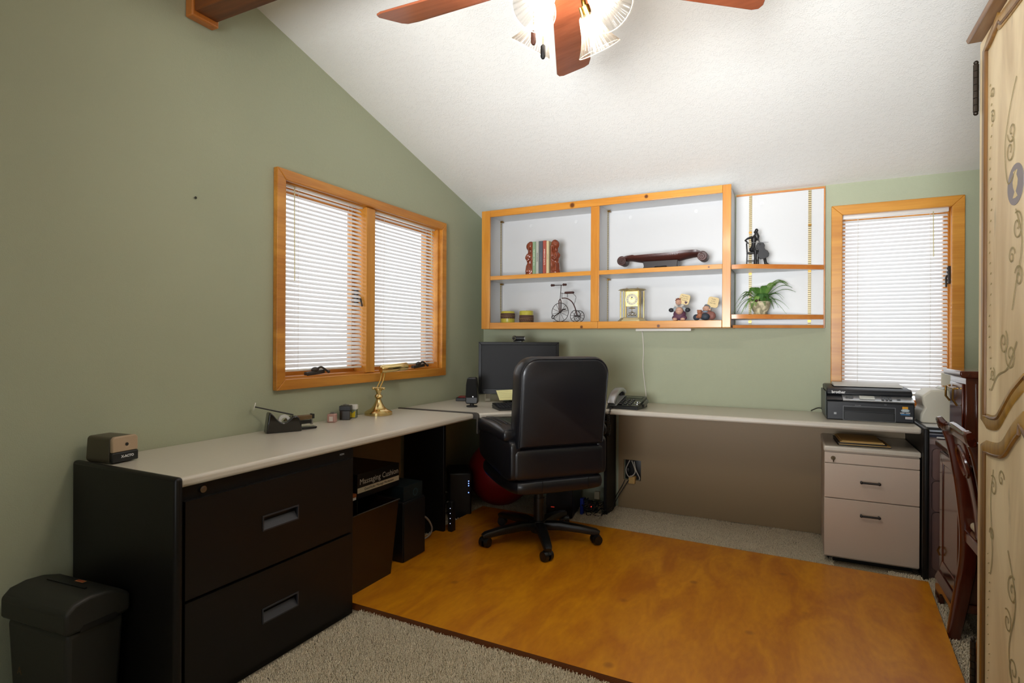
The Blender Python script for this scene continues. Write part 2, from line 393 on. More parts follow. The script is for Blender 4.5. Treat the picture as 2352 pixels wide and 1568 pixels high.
def blind(loc, rz, w, z0, z1, label, group, wand_side, wand_len):
    """mini blind; local x along width, -y into the room, z up"""
    t = thing('window_blind', label, 'blind', loc, rz, group)
    link('headrail', B().box(0, w, -.014, .014, z1-.028, z1, .002), WHITE, t)
    b = B(); p = .0222; n = int((z1-.03-z0-.012)/p); tilt = math.radians(47)
    for i in range(n):
        z = z1-.045-i*p; N = 4; prev = None
        for j in range(N+1):
            s = (j/N-.5)*.0225; h = -.0016*(1-(2*j/N-1)**2)
            y = s*math.cos(tilt)-(-h)*math.sin(tilt)*0; zz = z+s*math.sin(tilt)-h
            a = b.b.verts.new((.003, y, zz)); c = b.b.verts.new((w-.003, y, zz))
            if prev: b.b.faces.new((prev[0], prev[1], c, a))
            prev = (a, c)
    link('slats', b, SLAT, t)
    zb = z1-.045-n*p
    link('bottom_rail', B().box(.002, w-.002, -.011, .011, zb-.006, zb+.006, .003), WHITE, t)
    for fx in (.16, .84) if w < .6 else (.16, .84):
        b = B(); b.tube([(w*fx, -.013, z1-.02), (w*fx, -.013, zb)], .0008, 5).tube([(w*fx, .013, z1-.02), (w*fx, .013, zb)], .0008, 5)
        link('ladder_cord', b, M('cord', '#dcd8cc', .8), t)
    xs = wand_side*w; b = B(); b.tube([(xs, -.02, z1-.03), (xs+.002, -.022, z1-.03-wand_len)], .0026, 6); b.tube([(xs, -.0, z1-.02), (xs, -.02, z1-.024), (xs, -.02, z1-.034)], .0018, 6)
    link('tilt_wand', b, thin('clear wand', '#e8e2b4', .5, .3), t)
    return t
blind((-.026, -1.955, 0), PI/2, .562, 1.0, 1.948, 'white mini blind with clear wand in the left pane of the double window', 'mini blinds', .1, .46)
blind((-.026, -1.306, 0), PI/2, .64, 1.01, 1.948, 'white mini blind in the right pane of the double window, nearest the room corner', 'mini blinds', .92, .3)
blind((2.46, .03, 0), 0, .52, .86, 1.934, 'white mini blind in the tall narrow window above the black printer', 'mini blinds', .86, .25)

# ================================================================== PLYWOOD BOARD AND CARPET PILE
k = NT('orange varnished plywood'); b_ = k.b
mp = k.add('ShaderNodeMapping'); mp.inputs['Scale'].default_value = (1, .35, 1); mp.inputs['Rotation'].default_value = (0, 0, .35)
n = k.add('ShaderNodeTexNoise'); n.inputs['Scale'].default_value = 7; n.inputs['Detail'].default_value = 8; n.inputs['Distortion'].default_value = 1.4
n2 = k.add('ShaderNodeTexNoise'); n2.inputs['Scale'].default_value = 60; n2.inputs['Detail'].default_value = 4
v = k.add('ShaderNodeTexVoronoi'); v.inputs['Scale'].default_value = 3.1
r_ = k.add('ShaderNodeValToRGB'); r_.color_ramp.elements[0].position = .3; r_.color_ramp.elements[0].color = lin('#b4680a'); r_.color_ramp.elements[1].position = .7; r_.color_ramp.elements[1].color = lin('#d78e10')
k.link(k.tc.outputs['Object'], mp.inputs[0]); k.link(mp.outputs[0], n.inputs['Vector']); k.link(mp.outputs[0], n2.inputs['Vector']); k.link(k.tc.outputs['Object'], v.inputs['Vector'])
ad = k.add('ShaderNodeMath', operation='MULTIPLY_ADD'); ad.inputs[1].default_value = .35; k.link(n2.outputs[0], ad.inputs[0]); k.link(n.outputs[0], ad.inputs[2])
sb = k.add('ShaderNodeMath', operation='SUBTRACT'); sb.inputs[1].default_value = .17; k.link(ad.outputs[0], sb.inputs[0]); k.link(sb.outputs[0], r_.inputs[0])
cr = k.add('ShaderNodeMapRange'); cr.inputs[1].default_value = .03; cr.inputs[2].default_value = .075; cr.inputs[3].default_value = .6; cr.inputs[4].default_value = 0
k.link(v.outputs['Distance'], cr.inputs[0])
x = k.add('ShaderNodeMix', data_type='RGBA'); k.link(cr.outputs[0], x.inputs[0]); k.link(r_.outputs[0], x.inputs[6]); x.inputs[7].default_value = lin('#8a4a10')
k.link(x.outputs[2], b_.inputs['Base Color']); b_.inputs['Roughness'].default_value = .38; b_.inputs['Coat Weight'].default_value = .15; b_.inputs['Coat Roughness'].default_value = .3
PLY = k.m
BOARD = [(.29, -2.034), (2.70, -2.075), (2.785, -.625), (.29, -.515)]
t = thing('plywood_board', 'orange varnished plywood board lying on the carpet under the black office chair', 'floor board')
link('panel', B().prism(BOARD, .0292, .03, 'xy'), PLY, t, smooth=False)
k = NT('plywood edge layers'); w_ = k.add('ShaderNodeTexWave'); w_.bands_direction = 'Z'; w_.inputs['Scale'].default_value = 60
r_ = k.add('ShaderNodeValToRGB'); r_.color_ramp.elements[0].color = lin('#4e250b'); r_.color_ramp.elements[1].color = lin('#8f4c16')
k.link(k.tc.outputs['Object'], w_.inputs['Vector']); k.link(w_.outputs['Color'], r_.inputs[0]); k.link(r_.outputs[0], k.b.inputs['Base Color'])
link('edge_plies', B().prism(BOARD, .001, .0291, 'xy'), k.m, t, smooth=False)

def carpet():
    from math import pi
    regs = [(.5, 2.0, -2.85, -2.02, .0046), (.0, 2.4, -.66, -.02, .0058), (2.64, 2.86, -2.1, -.5, .0055), (.25, .45, -1.3, -.6, .0062)]
    P = []
    for x0, x1, y0, y1, d in regs:
        xs, ys = np.meshgrid(np.arange(x0, x1, d), np.arange(y0, y1, d)); p = np.stack([xs.ravel(), ys.ravel()], 1)
        P.append(p+np.random.uniform(-d*.6, d*.6, p.shape))
    P = np.concatenate(P)
    poly = BOARD; ins = np.ones(len(P), bool)
    for i in range(4):
        a = np.array(poly[i]); c = np.array(poly[(i+1) % 4]); e = c-a
        ins &= (e[0]*(P[:, 1]-a[1])-e[1]*(P[:, 0]-a[0]))/np.hypot(*e) > -.002
    keep = ~ins
    keep &= ~((P[:, 0] < .552) & (P[:, 1] < -1.3))      # under the black cabinet
    P = P[keep]; n = len(P)
    clump = np.sin(P[:, 0]*37+np.sin(P[:, 1]*29)*2)*.5+np.sin(P[:, 1]*41+P[:, 0]*13)*.5
    h = np.random.uniform(.008, .015, n)+.002*clump; r = np.random.uniform(.0016, .0026, n); a0 = np.random.uniform(0, 2*pi, n)
    la = np.random.uniform(0, 2*pi, n); ll = np.random.uniform(.002, .008, n)
    V = np.zeros((n, 6, 3))
    for k in range(3):
        a = a0+k*2*pi/3
        V[:, k] = np.stack([P[:, 0]+r*np.cos(a), P[:, 1]+r*np.sin(a), np.full(n, .0005)], 1)
        V[:, 3+k] = np.stack([P[:, 0]+ll*np.cos(la)+r*.7*np.cos(a+.9), P[:, 1]+ll*np.sin(la)+r*.7*np.sin(a+.9), h], 1)
    base = (np.arange(n)*6)[:, None]
    q = np.array([[0, 1, 4, 3], [1, 2, 5, 4], [2, 0, 3, 5]])
    quads = (base[:, :, None]+q[None]).reshape(-1, 4); tris = (base+np.array([[3, 4, 5]])).reshape(-1, 3)
    me = bpy.data.meshes.new('carpet_pile'); me.vertices.add(n*6); me.vertices.foreach_set('co', V.ravel())
    nl = quads.size+tris.size; me.loops.add(nl); me.loops.foreach_set('vertex_index', np.concatenate([quads.ravel(), tris.ravel()]).astype(np.int32))
    st = np.concatenate([np.arange(len(quads))*4, quads.size+np.arange(len(tris))*3]).astype(np.int32)
    me.polygons.add(len(st)); me.polygons.foreach_set('loop_start', st)
    me.polygons.foreach_set('loop_total', np.concatenate([np.full(len(quads), 4), np.full(len(tris), 3)]).astype(np.int32))
    me.update(); me.validate()
    k = NT('carpet yarn'); nn = k.add('ShaderNodeTexNoise'); nn.inputs['Scale'].default_value = 300; nn.inputs['Detail'].default_value = 2
    rr = k.add('ShaderNodeValToRGB'); rr.color_ramp.elements[0].color = lin('#cbbb9c'); rr.color_ramp.elements[1].color = lin('#fbf0d6'); rr.color_ramp.elements[0].position = .35; rr.color_ramp.elements[1].position = .6
    k.link(k.tc.outputs['Object'], nn.inputs['Vector']); k.link(nn.outputs[0], rr.inputs[0]); k.link(rr.outputs[0], k.b.inputs['Base Color']); k.b.inputs['Roughness'].default_value = .9
    me.materials.append(k.m); o = bpy.data.objects.new('carpet_pile', me); COL.objects.link(o)
    tag(o, 'beige shaggy carpet pile around the orange plywood board', 'carpet', kind='stuff')
carpet()

# ================================================================== DESK RUN
def slab(poly, z0, z1): return B().prism(poly, z0, z1, 'xy')
t = thing('desk', 'long off-white desk top running along the left wall under the double window', 'desk', (0, 0, 0))
link('desktop', slab([(.003, -2.845), (.552, -2.845), (.552, -1.088), (.003, -1.088)], .713, .745), DESK, t, bevel=.011)
link('end_panel', B().box(.012, .572, -2.872, -2.846, 0, .752, .0), BLK, t, bevel=.011, label='black end panel')
link('edge_strip', B().prism([(.005, .713), (.005, .7495), (.556, .7495), (.570, .745), (.576, .733), (.576, .63), (.566, .63), (.566, .713)], -1.086, -1.063, 'xz'), M('dark taupe edging', '#4a4642', .4), t, bevel=.002)
link('leg_panel', B().box(.05, .345, -1.086, -1.063, 0, .712), BLK, t, bevel=.003)
t = thing('corner_desk', 'off-white corner desk section holding the black monitor and keyboard', 'desk')
link('desktop', slab([(.003, -1.061), (.575, -1.061), (.70, -.94), (1.02, -.60), (1.088, -.51), (1.088, -.004), (.003, -.004)], .713, .745), DESK, t, bevel=.011)
link('leg_panel', B().box(1.066, 1.088, -.245, -.034, 0, .7125), BLK, t, bevel=.003)
b = B().box(-.26, .26, -.13, .10, -.012, .004, .003); kt = link('keyboard_tray', b, BLKP, t); kt.location = (.90, -.62, .672); kt.rotation_euler = (0, 0, math.radians(45))
b = B().box(-.25, -.21, -.17, -.12, -.0, .034, .004).box(-.2, .2, -.135, -.125, .002, .012, .002); q = link('tray_clip', b, DKG, kt)
t = thing('desk', 'off-white desk top along the back wall with telephone and black printer on it', 'desk')
link('desktop', B().box(1.092, 2.776, -.510, -.004, .713, .745), DESK, t, bevel=.011)
link('end_panel', B().box(2.7765, 2.802, -.545, -.01, 0, .748), BLK, t, bevel=.009, label='black end panel')
# modesty panels
b = B(); hx0, hx1, hz0, hz1 = 1.144, 1.264, .207, .346
b.box(1.106, hx0, -.032, -.016, .012, .711).box(hx1, 2.775, -.032, -.016, .012, .711).box(hx0, hx1, -.032, -.016, .012, hz0).box(hx0, hx1, -.032, -.016, hz1, .711)
t = tag(link('modesty_panel', b, BEIGE, smooth=False), 'taupe modesty panel with a cut-out for the outlet, below the back wall desk', 'desk panel')
tag(link('modesty_panel', B().box(.014, .029, -2.04, -1.09, .012, .711), BEIGE, smooth=False), 'taupe panel on the left wall below the desk, behind the dark cartons', 'desk panel')
# outlet behind the cut-out and its plugs
t = thing('power_outlet', 'cream power outlet with plugs seen through the cut-out of the taupe panel', 'outlet', (1.205, -.002, .27))
link('hole_shade_plate', B().box(-.058, .058, -.006, 0, -.062, .074, .002), BLKP, t)  # black sheet fills the cut-out, standing in for its shaded interior
link('adapter', B().box(-.022, .022, -.052, -.006, -.085, -.035, .004), CARD, t, label='tan plug adapter')
link('plug', B().box(-.05, -.02, -.04, -.006, -.01, .02, .004), BLKP, t)
def cord(pts, r, mat, parent, name='cord', n=10):
    return link(name, B().tube([Vector(p)-parent.location for p in spline(pts, n)], r, 7), mat, parent)
def cable(name, pts, r, mat, label, n=10, cat='cable', group=None):
    return tag(link(name, B().tube(spline(pts, n), r, 7), mat), label, cat, group)
cord([(1.19, -.045, .345), (1.165, -.052, .28), (1.19, -.06, .235), (1.23, -.055, .27), (1.205, -.05, .345)], .0035, CABW, t)
cord([(1.22, -.045, .34), (1.235, -.05, .28), (1.26, -.055, .235), (1.255, -.05, .215)], .0035, CABW, t)
cord([(1.185, -.055, .21), (1.15, -.07, .15), (1.112, -.12, .07), (1.112, -.2, .03), (1.06, -.27, .015)], .0032, CABLE, t)
cord([(1.155, -.04, .205), (1.135, -.05, .16), (1.112, -.09, .11), (1.112, -.2, .06), (1.06, -.27, .03)], .0028, CABLE, t)

# ================================================================== BLACK FILING CABINET
t = thing('filing_cabinet', 'black two-drawer lateral filing cabinet under the near end of the left desk', 'filing cabinet')
link('body', B().box(.04, .526, -2.838, -2.061, .0, .711), BLK, t, bevel=.003)
for z0, z1, nm in ((.362, .667, 'upper'), (.036, .352, 'lower')):
    cz = z0+.158; cy = -2.4605; b = B(); hy, hz = .078, .024
    X0_, X1_ = .527, .546
    b.box(X0_, X1_, -2.824, cy-hy, z0, z1).box(X0_, X1_, cy+hy, -2.088, z0, z1).box(X0_, X1_, cy-hy, cy+hy, z0, cz-hz).box(X0_, X1_, cy-hy, cy+hy, cz+hz, z1)
    d = link('drawer', b, BLK, t, smooth=False)
    b = B(); frame_boards(b, cy-hy-.003, cy+hy+.003, cz-hz-.003, cz+hz+.003, .005, X1_-.004, X1_+.003, 'yz')
    b.prism([(.529, cz-hz+.002), (X1_+.0025, cz-hz+.002), (.531, cz+.004)], cy-hy+.002, cy+hy-.002, 'xz')
    link('pull', b, DKG, d, smooth=False)
link('lock', B().cyl((.526, -2.756, .69), (.535, -2.756, .69), .011).cyl((.535, -2.756, .69), (.537, -2.756, .69), .007), STEEL, t)
text('badge', 'HON', .011, T(.5266, -2.13, .69) @ FX, M('silver badge', '#c8c8c8', .4), t)

# ================================================================== RIGHT PEDESTAL
t = thing('drawer_pedestal', 'beige pedestal with two drawers and a key lock under the printer end of the desk', 'drawer pedestal', (2.562, -.05, 0))
link('body', B().box(-.208, .208, -.435, 0, .035, .592), PEDW, t, bevel=.002)
link('top', B().box(-.213, .214, -.455, .0, .593, .622), DESK, t, bevel=.009)
link('plinth', B().box(-.19, .19, -.38, -.01, 0.0, .034), BLKP, t)
link('pencil_drawer', B().box(-.208, .208, -.452, -.436, .535, .588), PEDW, t, bevel=.002)
for z0, z1, hz in ((.352, .531, .449), (.045, .348, .278)):
    d = link('drawer', B().box(-.208, .208, -.452, -.436, z0, z1), PEDW, t, bevel=.002)
    b = B(); b.cyl((-.042, -.452, hz), (-.042, -.478, hz), .0045).cyl((.036, -.452, hz), (.036, -.478, hz), .0045).cyl((-.046, -.48, hz), (.04, -.48, hz), .0055).sph((-.042, -.48, hz), .0075, 10).sph((.036, -.48, hz), .0075, 10)
    link('handle', b, M('bronze pull', '#3a3634', .35, .6), d)
b = B().cyl((-.168, -.452, .56), (-.168, -.458, .56), .011).box(-.171, -.165, -.475, -.458, .552, .563, .001).sph((-.168, -.478, .55), .007, 10, (.4, 1, 1.2))
link('key_lock', b, M('dark brass key', '#5a4a34', .4, .8), t)
t = thing('folder', 'manila folder stack lying on the beige pedestal under the desk', 'folder', (2.53, -.31, .6235), .05)
link('lower_cover', B().box(-.12, .12, -.15, .09, 0, .004, .001), M('black folder', '#181818', .6), t)
link('paper_stack', B().box(-.115, .118, -.149, .085, .0045, .008), CARD, t)
link('upper_cover', B().box(-.12, .1, -.15, .1, .0085, .016, .001), M('dark folder', '#241d16', .6), t)
link('top_folder', B().box(-.11, .09, -.15, .12, .0165, .02).box(-.10, .085, -.14, .12, .0203, .024), CARD, t)

# mauve pedestal beside the end panel
t = thing('drawer_pedestal', 'mauve steel pedestal with rounded drawers, between the black end panel and the dark wood secretary', 'drawer pedestal', (2.99, -.03, 0))
link('body', B().box(-.182, .2, -.45, 0, 0, .665), MAUVE, t, bevel=.004)
link('top', B().box(-.184, .203, -.478, 0, .666, .69, ), M('mauve top', '#9a8580', .35), t, bevel=.004)
for z0, z1 in ((.49, .645), (.335, .485), (.045, .33)):
    b = B(); P = arc(-.15, z1-.02, .02, 180, 90, 5)+arc(.16, z1-.02, .02, 90, 0, 5)+arc(.16, z0+.02, .02, 0, -90, 5)+arc(-.15, z0+.02, .02, 270, 180, 5)
    b.prism(P, -.468, -.451, 'xz'); link('drawer', b, MAUVE, t, bevel=.003)
t = thing('label_printer', 'cream rounded office machine beside the black printer in front of the window', 'office machine', (2.89, -.20, .7455), .03)
prof = [(-.085, 0), (.045, 0), (.045, .14), (.035, .175), (-.045, .175), (-.083, .14), (-.078, .10), (-.07, .08), (-.088, .045), (-.09, .015)]
link('housing', B().prism(prof, -.09, .10, 'xz'), CREAMP, t, bevel=.01)
link('side_cover', B().box(.0465, .075, -.08, .09, .01, .13, .0), CREAMP, t, bevel=.01)
link('top_lid', B().prism([(.01, .176), (.075, .135), (.075, .18), (.02, .187)], -.07, .09, 'xz'), M('grey lid', '#a4a294', .4), t, bevel=.004)
link('support', B().box(.045, .06, .05, .06, .18, .25).box(.03, .09, .045, .06, .19, .26), CREAMP, t, bevel=.003)
t = thing('paper_stack', 'stack of white and blue papers with black folders under the cream machine', 'papers', (2.9, -.24, .6905), .04)
zz = 0
for i, (h_, c_, dx, dy, nm) in enumerate([(.012, '#3a3f52', .01, -.01, 'folder'), (.006, '#dcdce0', .0, .005, 'sheets'), (.01, '#16171a', .004, -.004, 'folder'), (.008, '#b9c4d4', .006, -.008, 'sheets'), (.012, '#1a1a1d', -.002, .0, 'folder'), (.0055, '#e4e4e4', .0, .004, 'sheets')]):
    link(nm, B().box(-.095+dx, .1+dx, -.165+dy, .16+dy, zz, zz+h_-.0004), M('stack %d' % i, c_, .5), t, smooth=False); zz += h_
t = tag(link('paper', B().prism([(-.03, -.02), (.03, -.025), (.035, .02), (-.02, .03)], 0, .001, 'xy'), M('white slip', '#e8e8e8', .6), smooth=False), 'small white paper slip on the mauve pedestal edge', 'paper'); t.location = (2.87, -.462, .6955)

# ================================================================== WALL SHELVES
t = thing('wall_cabinet', 'pine-framed white open wall cabinet with two bays above the desk', 'wall cabinet')
YF = -.318; YI = -.302
b = B()
b.box(.165, .18, -.30, -.003, 1.258, 2.1).box(1.012, 1.028, -.30, -.003, 1.29, 2.085).box(1.845, 1.860, -.30, -.003, 1.258, 2.1)
b.box(.18, 1.845, -.30, -.003, 2.085, 2.1).box(.18, 1.845, -.30, -.003, 1.27, 1.292).box(.18, 1.845, -.018, -.003, 1.29, 2.085)
link('carcass', b, LAM, t, smooth=False)
for q in ((.160, .228, 1.2525, 2.108), (.992, 1.05, 1.298, 2.06), (1.8175, 1.866, 1.2525, 2.108)):
    link('stile', B().box(q[0], q[1], YF, YI, q[2], q[3]), ORWZ, t, bevel=.0025)
b = B(); b.box(.229, 1.817, YF, YI, 2.061, 2.108).box(.229, 1.0405, YF, YI, 1.2525, 1.2975).box(1.0415, 1.817, YF, YI, 1.2525, 1.2975)
b.box(.165, 1.862, YF+.017, -.003, 1.251, 1.2575)
link('rails', b, SHW, t, bevel=.0025)
for x0, x1, z in ((.181, 1.011, 1.62), (1.029, 1.844, 1.62)):
    s_ = link('shelf', B().box(x0, x1, -.30, -.019, z-.013, z+.0135), LAM, t, smooth=False)
    link('shelf_edge', B().box(max(x0, .229), min(x1, 1.817) if x1 > 1.1 else .991, -.314, -.3005, z-.014, z+.0145), SHW, s_, bevel=.0015)
k = NT('brass shelf standard'); w_ = k.add('ShaderNodeTexWave'); w_.bands_direction = 'Z'; w_.inputs['Scale'].default_value = 25; w_.wave_profile = 'SIN'
sp = k.add('ShaderNodeSeparateXYZ'); k.link(k.tc.outputs['Object'], sp.inputs[0]); k.link(k.tc.outputs['Object'], w_.inputs['Vector'])
r_ = k.add('ShaderNodeValToRGB'); r_.color_ramp.interpolation = 'CONSTANT'; r_.color_ramp.elements[0].color = lin('#3c3018'); r_.color_ramp.elements[1].position = .2; r_.color_ramp.elements[1].color = lin('#bfae84')
k.link(w_.outputs['Color'], r_.inputs[0]); k.link(r_.outputs[0], k.b.inputs['Base Color']); k.b.inputs['Roughness'].default_value = .4; k.b.inputs['Metallic'].default_value = .2
STRIP = k.m
for x0 in (.1805, 1.0285):
    for z0, z1 in ((1.293, 1.606), (1.634, 2.084)):
        link('shelf_standard', B().box(x0, x0+.003, -.062, -.048, z0, z1), STRIP, t, smooth=False)
        link('shelf_clip', B().box(x0, x0+.018, -.066, -.044, z1-.012, z1-.001), BRASSD, t, smooth=False)
WASH = M('white screw cover', '#dcdcdc', .35)
for x_, z_ in ((.42, 2.035), (.78, 2.035), (1.18, 2.03), (1.62, 2.03)):
    link('mounting_screw', B().cyl((x_, -.019, z_), (x_, -.0215, z_), .013).cyl((x_, -.0215, z_), (x_, -.025, z_), .006), WASH if True else STEEL, t)
# right open unit
t = thing('wall_shelf', 'open white wall shelf edged in pine at the right end of the wall cabinet', 'wall shelf')
link('back_panel', B().box(1.8675, 2.362, -.019, -.003, 1.262, 2.096), LAM, t, smooth=False)
b = B(); b.box(1.8675, 2.37, -.024, -.003, 2.0965, 2.108).box(2.3625, 2.37, -.024, -.003, 1.2525, 2.096).box(1.8675, 2.362, -.022, -.003, 1.2525, 1.2615)
link('edging', b, SHW2, t, bevel=.001)
b = B().prism([(1.8675, -.30), (1.90, -.30), (2.3625, -.03), (2.3625, -.0245), (1.8675, -.0245)], 1.2525, 1.285, 'xy') 
link('bottom_shelf', B().prism([(1.8675, -.215), (2.362, -.0605), (2.362, -.0245), (1.8675, -.0245)], 1.2525, 1.27, 'xy'), SHW2, t, bevel=.001)
for z, y0 in ((1.616, -.314), (1.318, -.300)):
    s_ = link('shelf', B().prism([(1.8675, -.28), (1.95, -.28), (2.355, -.05), (2.355, -.0245), (1.8675, -.0245)], z-.012, z+.012, 'xy'), LAM, t, smooth=False)
    link('shelf_edge', B().prism([(1.8675, -.294), (1.953, -.294), (2.362, -.058), (2.362, -.045), (2.3555, -.0505), (1.951, -.2805), (1.8675, -.2805)], z-.013, z+.0135, 'xy'), SHW2, s_, bevel=.001)
for x_ in (1.953, 2.287):
    for z0, z1 in ((1.33, 1.603), (1.63, 2.095), (1.271, 1.304)):
        link('shelf_standard', B().box(x_-.0085, x_+.0085, -.024, -.0195, z0, z1), STRIP, t, smooth=False)
    for z_ in ((1.86, 1.6, 1.296) if x_ < 2 else (1.88, 1.6, 1.296)):
        link('shelf_clip', B().box(x_-.009, x_+.009, -.03, -.0242, z_-.006, z_+.006), BRASSD, t, smooth=False)
link('mounting_screw', B().cyl((2.02, -.0195, 2.04), (2.02, -.022, 2.04), .012).cyl((2.02, -.022, 2.04), (2.02, -.026, 2.04), .006), WASH, t)
# light strip and its white cord below the cabinet
t = thing('undercabinet_light', 'slim white light strip fixed under the wall cabinet', 'light strip', (1.45, -.12, 1.2508))
link('housing', B().box(-.2, .16, -.02, .02, -.014, 0, .002), WHITE, t)
cable('light_cord', [(1.262, -.05, 1.25), (1.263, -.006, 1.225), (1.272, -.0055, 1.1), (1.268, -.0055, 1.0), (1.28, -.0055, .88), (1.29, -.0055, .80), (1.29, -.0055, .746)], .0038, M('white cord', '#dedad0', .5), 'white cord running down the wall from the cabinet to the telephone', cat='cord')

# ================================================================== CEILING FAN
FX_, FY_, FZ = 1.633, -2.41, 2.235
t = thing('ceiling_fan', 'ceiling fan with cherry blades and four lit glass bell shades hanging from the beam', 'ceiling fan', (FX_, FY_, 0))
fan_a = math.radians(90-0)  # set below
link('canopy', B().lathe([(.065, 2.489), (.062, 2.46), (.03, 2.43), (.014, 2.425)], n=28), BRASSD, t)
link('downrod', B().cyl((0, 0, 2.33), (0, 0, 2.43), .011), BRASSD, t)
link('motor_housing', B().lathe([(.02, 2.345), (.07, 2.34), (.105, 2.32), (.112, 2.29), (.108, 2.265), (.08, 2.245), (.05, 2.235), (.045, 2.215)], n=36), BRASSD, t)
link('light_fitter', B().lathe([(.045, 2.214), (.06, 2.205), (.062, 2.185), (.045, 2.17), (.02, 2.16), (.006, 2.15)], n=30), BRASSD, t)
hub = Vector((FX_, FY_)); back = math.atan2(2.41-1.72, 1.385-1.63) if False else math.atan2(.94, -.354)+.0
BK = math.radians(109.3)
for i in range(5):
    a = BK+i*2*PI/5; R_ = rotm(a)
    pl = [(.13, -.045), (.18, -.055), (.56, -.068), (.60, -.062), (.615, -.045), (.645, .04), (.64, .058), (.62, .066), (.18, .058), (.13, .045)]
    bl = link('blade', B().prism(pl, -.0035, .0035, 'xy', mt=T(0, 0, FZ) @ R_ @ rotm(math.radians(-11), 'X')), FANW, t, bevel=.002)
    b = B().tube([R_ @ Vector(p) for p in [(.07, 0, 2.262), (.11, 0, 2.266), (.15, 0, 2.26), (.185, 0, 2.257)]], .01, 8, flat=(.05, .006), up=(0, 0, 1))
    for dy in (-.02, .02): b.cyl(R_ @ Vector((.17, dy, 2.24)), R_ @ Vector((.17, dy, 2.262)), .005)
    link('blade_arm', b, BRASSD, bl)
SHADE = thin('frosted ribbed glass', '#55514a', tl=.5, tr=.7, gl=.12, rough=.15)
q = SHADE.node_tree; lw = q.nodes.new('ShaderNodeLayerWeight'); lw.inputs[0].default_value = .35
mr = q.nodes.new('ShaderNodeMapRange'); mr.inputs[1].default_value = .05; mr.inputs[2].default_value = .8; mr.inputs[3].default_value = .66; mr.inputs[4].default_value = .12
q.links.new(lw.outputs['Facing'], mr.inputs[0]); q.links.new(mr.outputs[0], q.nodes['Material Output'].inputs[0].links[0].from_node.inputs[0])
k = NT('lit bulb'); k.b.inputs['Emission Color'].default_value = (1, .91, .79, 1); k.b.inputs['Emission Strength'].default_value = BULB; LIT = k.m
for i in range(4):
    a = math.radians(72)+i*PI/2; d = Vector((math.cos(a), math.sin(a), 0))
    tl = math.radians(38)   # tilt from vertical
    base = d*.07+Vector((0, 0, 2.156)); ax = (d*math.sin(tl)-Vector((0, 0, math.cos(tl)))).normalized()
    arm = link('lamp_arm', B().tube(spline([d*.03+Vector((0, 0, 2.18)), d*.06+Vector((0, 0, 2.19)), base+Vector((0, 0, .008)), base+ax*.012]), .008, 10).cyl(base, base+ax*.03, .017, .02), M('brass socket %d' % i, '#9a7434', .25, 1), t)
    q = ax.to_track_quat('Z', 'Y').to_matrix().to_4x4(); q.translation = base+ax*.022
    pr = [(.021, 0), (.026, .008), (.030, .025), (.034, .045), (.041, .065), (.051, .085), (.061, .1), (.064, .106)]
    link('lamp_shade', B().lathe(pr, n=144, mt=q, caps=False, ripple=.03, nr=24), SHADE, arm)
    rim = [q @ Vector((.0645*math.cos(j*PI/24), .0645*math.sin(j*PI/24), .106)) for j in range(48)]
    link('glass_rim', B().tube(rim, .0014, 6, closed=True), thin('glass rim %d' % i, '#cfc8ba', tl=.3, tr=.3), arm)
    link('bulb', B().sph(base+ax*.07, .021, 12).cyl(base+ax*.03, base+ax*.055, .012, .016, 10), LIT, arm, smooth=True)
for dx, dy, z0, c_ in ((-.075, -.078, 1.995, '#3a1c10'), (-.05, -.068, 1.955, '#0c0908')):
    b = B().tube([(dx, dy, 2.17), (dx, dy, z0+.04)], .0012, 5)
    pc = link('pull_chain', b, BRASSD, t)
    link('fob', B().lathe([(.003, .04), (.0075, .034), (.0075, .006), (.004, 0)], c=(dx, dy, z0), n=8), M('fob wood '+c_, c_, .6, spec=.2), pc)

# ================================================================== OFFICE CHAIR
t = thing('office_chair', 'black leather swivel office chair with padded arms facing the corner desk', 'office chair', (.9, -.94, .030), math.radians(48.7))
def cushion(name, x0, x1, y0, y1, z0, z1, r, mt=None, parent=t, fn=None, mat=LEATH, seg=6):
    b = B(); b.box(x0, x1, y0, y1, z0, z1)
    bmesh.ops.subdivide_edges(b.b, edges=b.b.edges[:], cuts=5, use_grid_fill=True)
    lo = Vector((x0+r, y0+r, z0+r)); hi = Vector((x1-r, y1-r, z1-r))
    for v in b.b.verts:
        c = Vector([min(max(v.co[i], lo[i]), hi[i]) for i in range(3)]); d = v.co-c
        if d.length > 1e-6: v.co = c+d.normalized()*r
        if fn: v.co = fn(v.co)
        if mt is not None: v.co = mt @ v.co
    return link(name, b, mat, parent, sub=2)
zf = -.03   # board height already in the origin
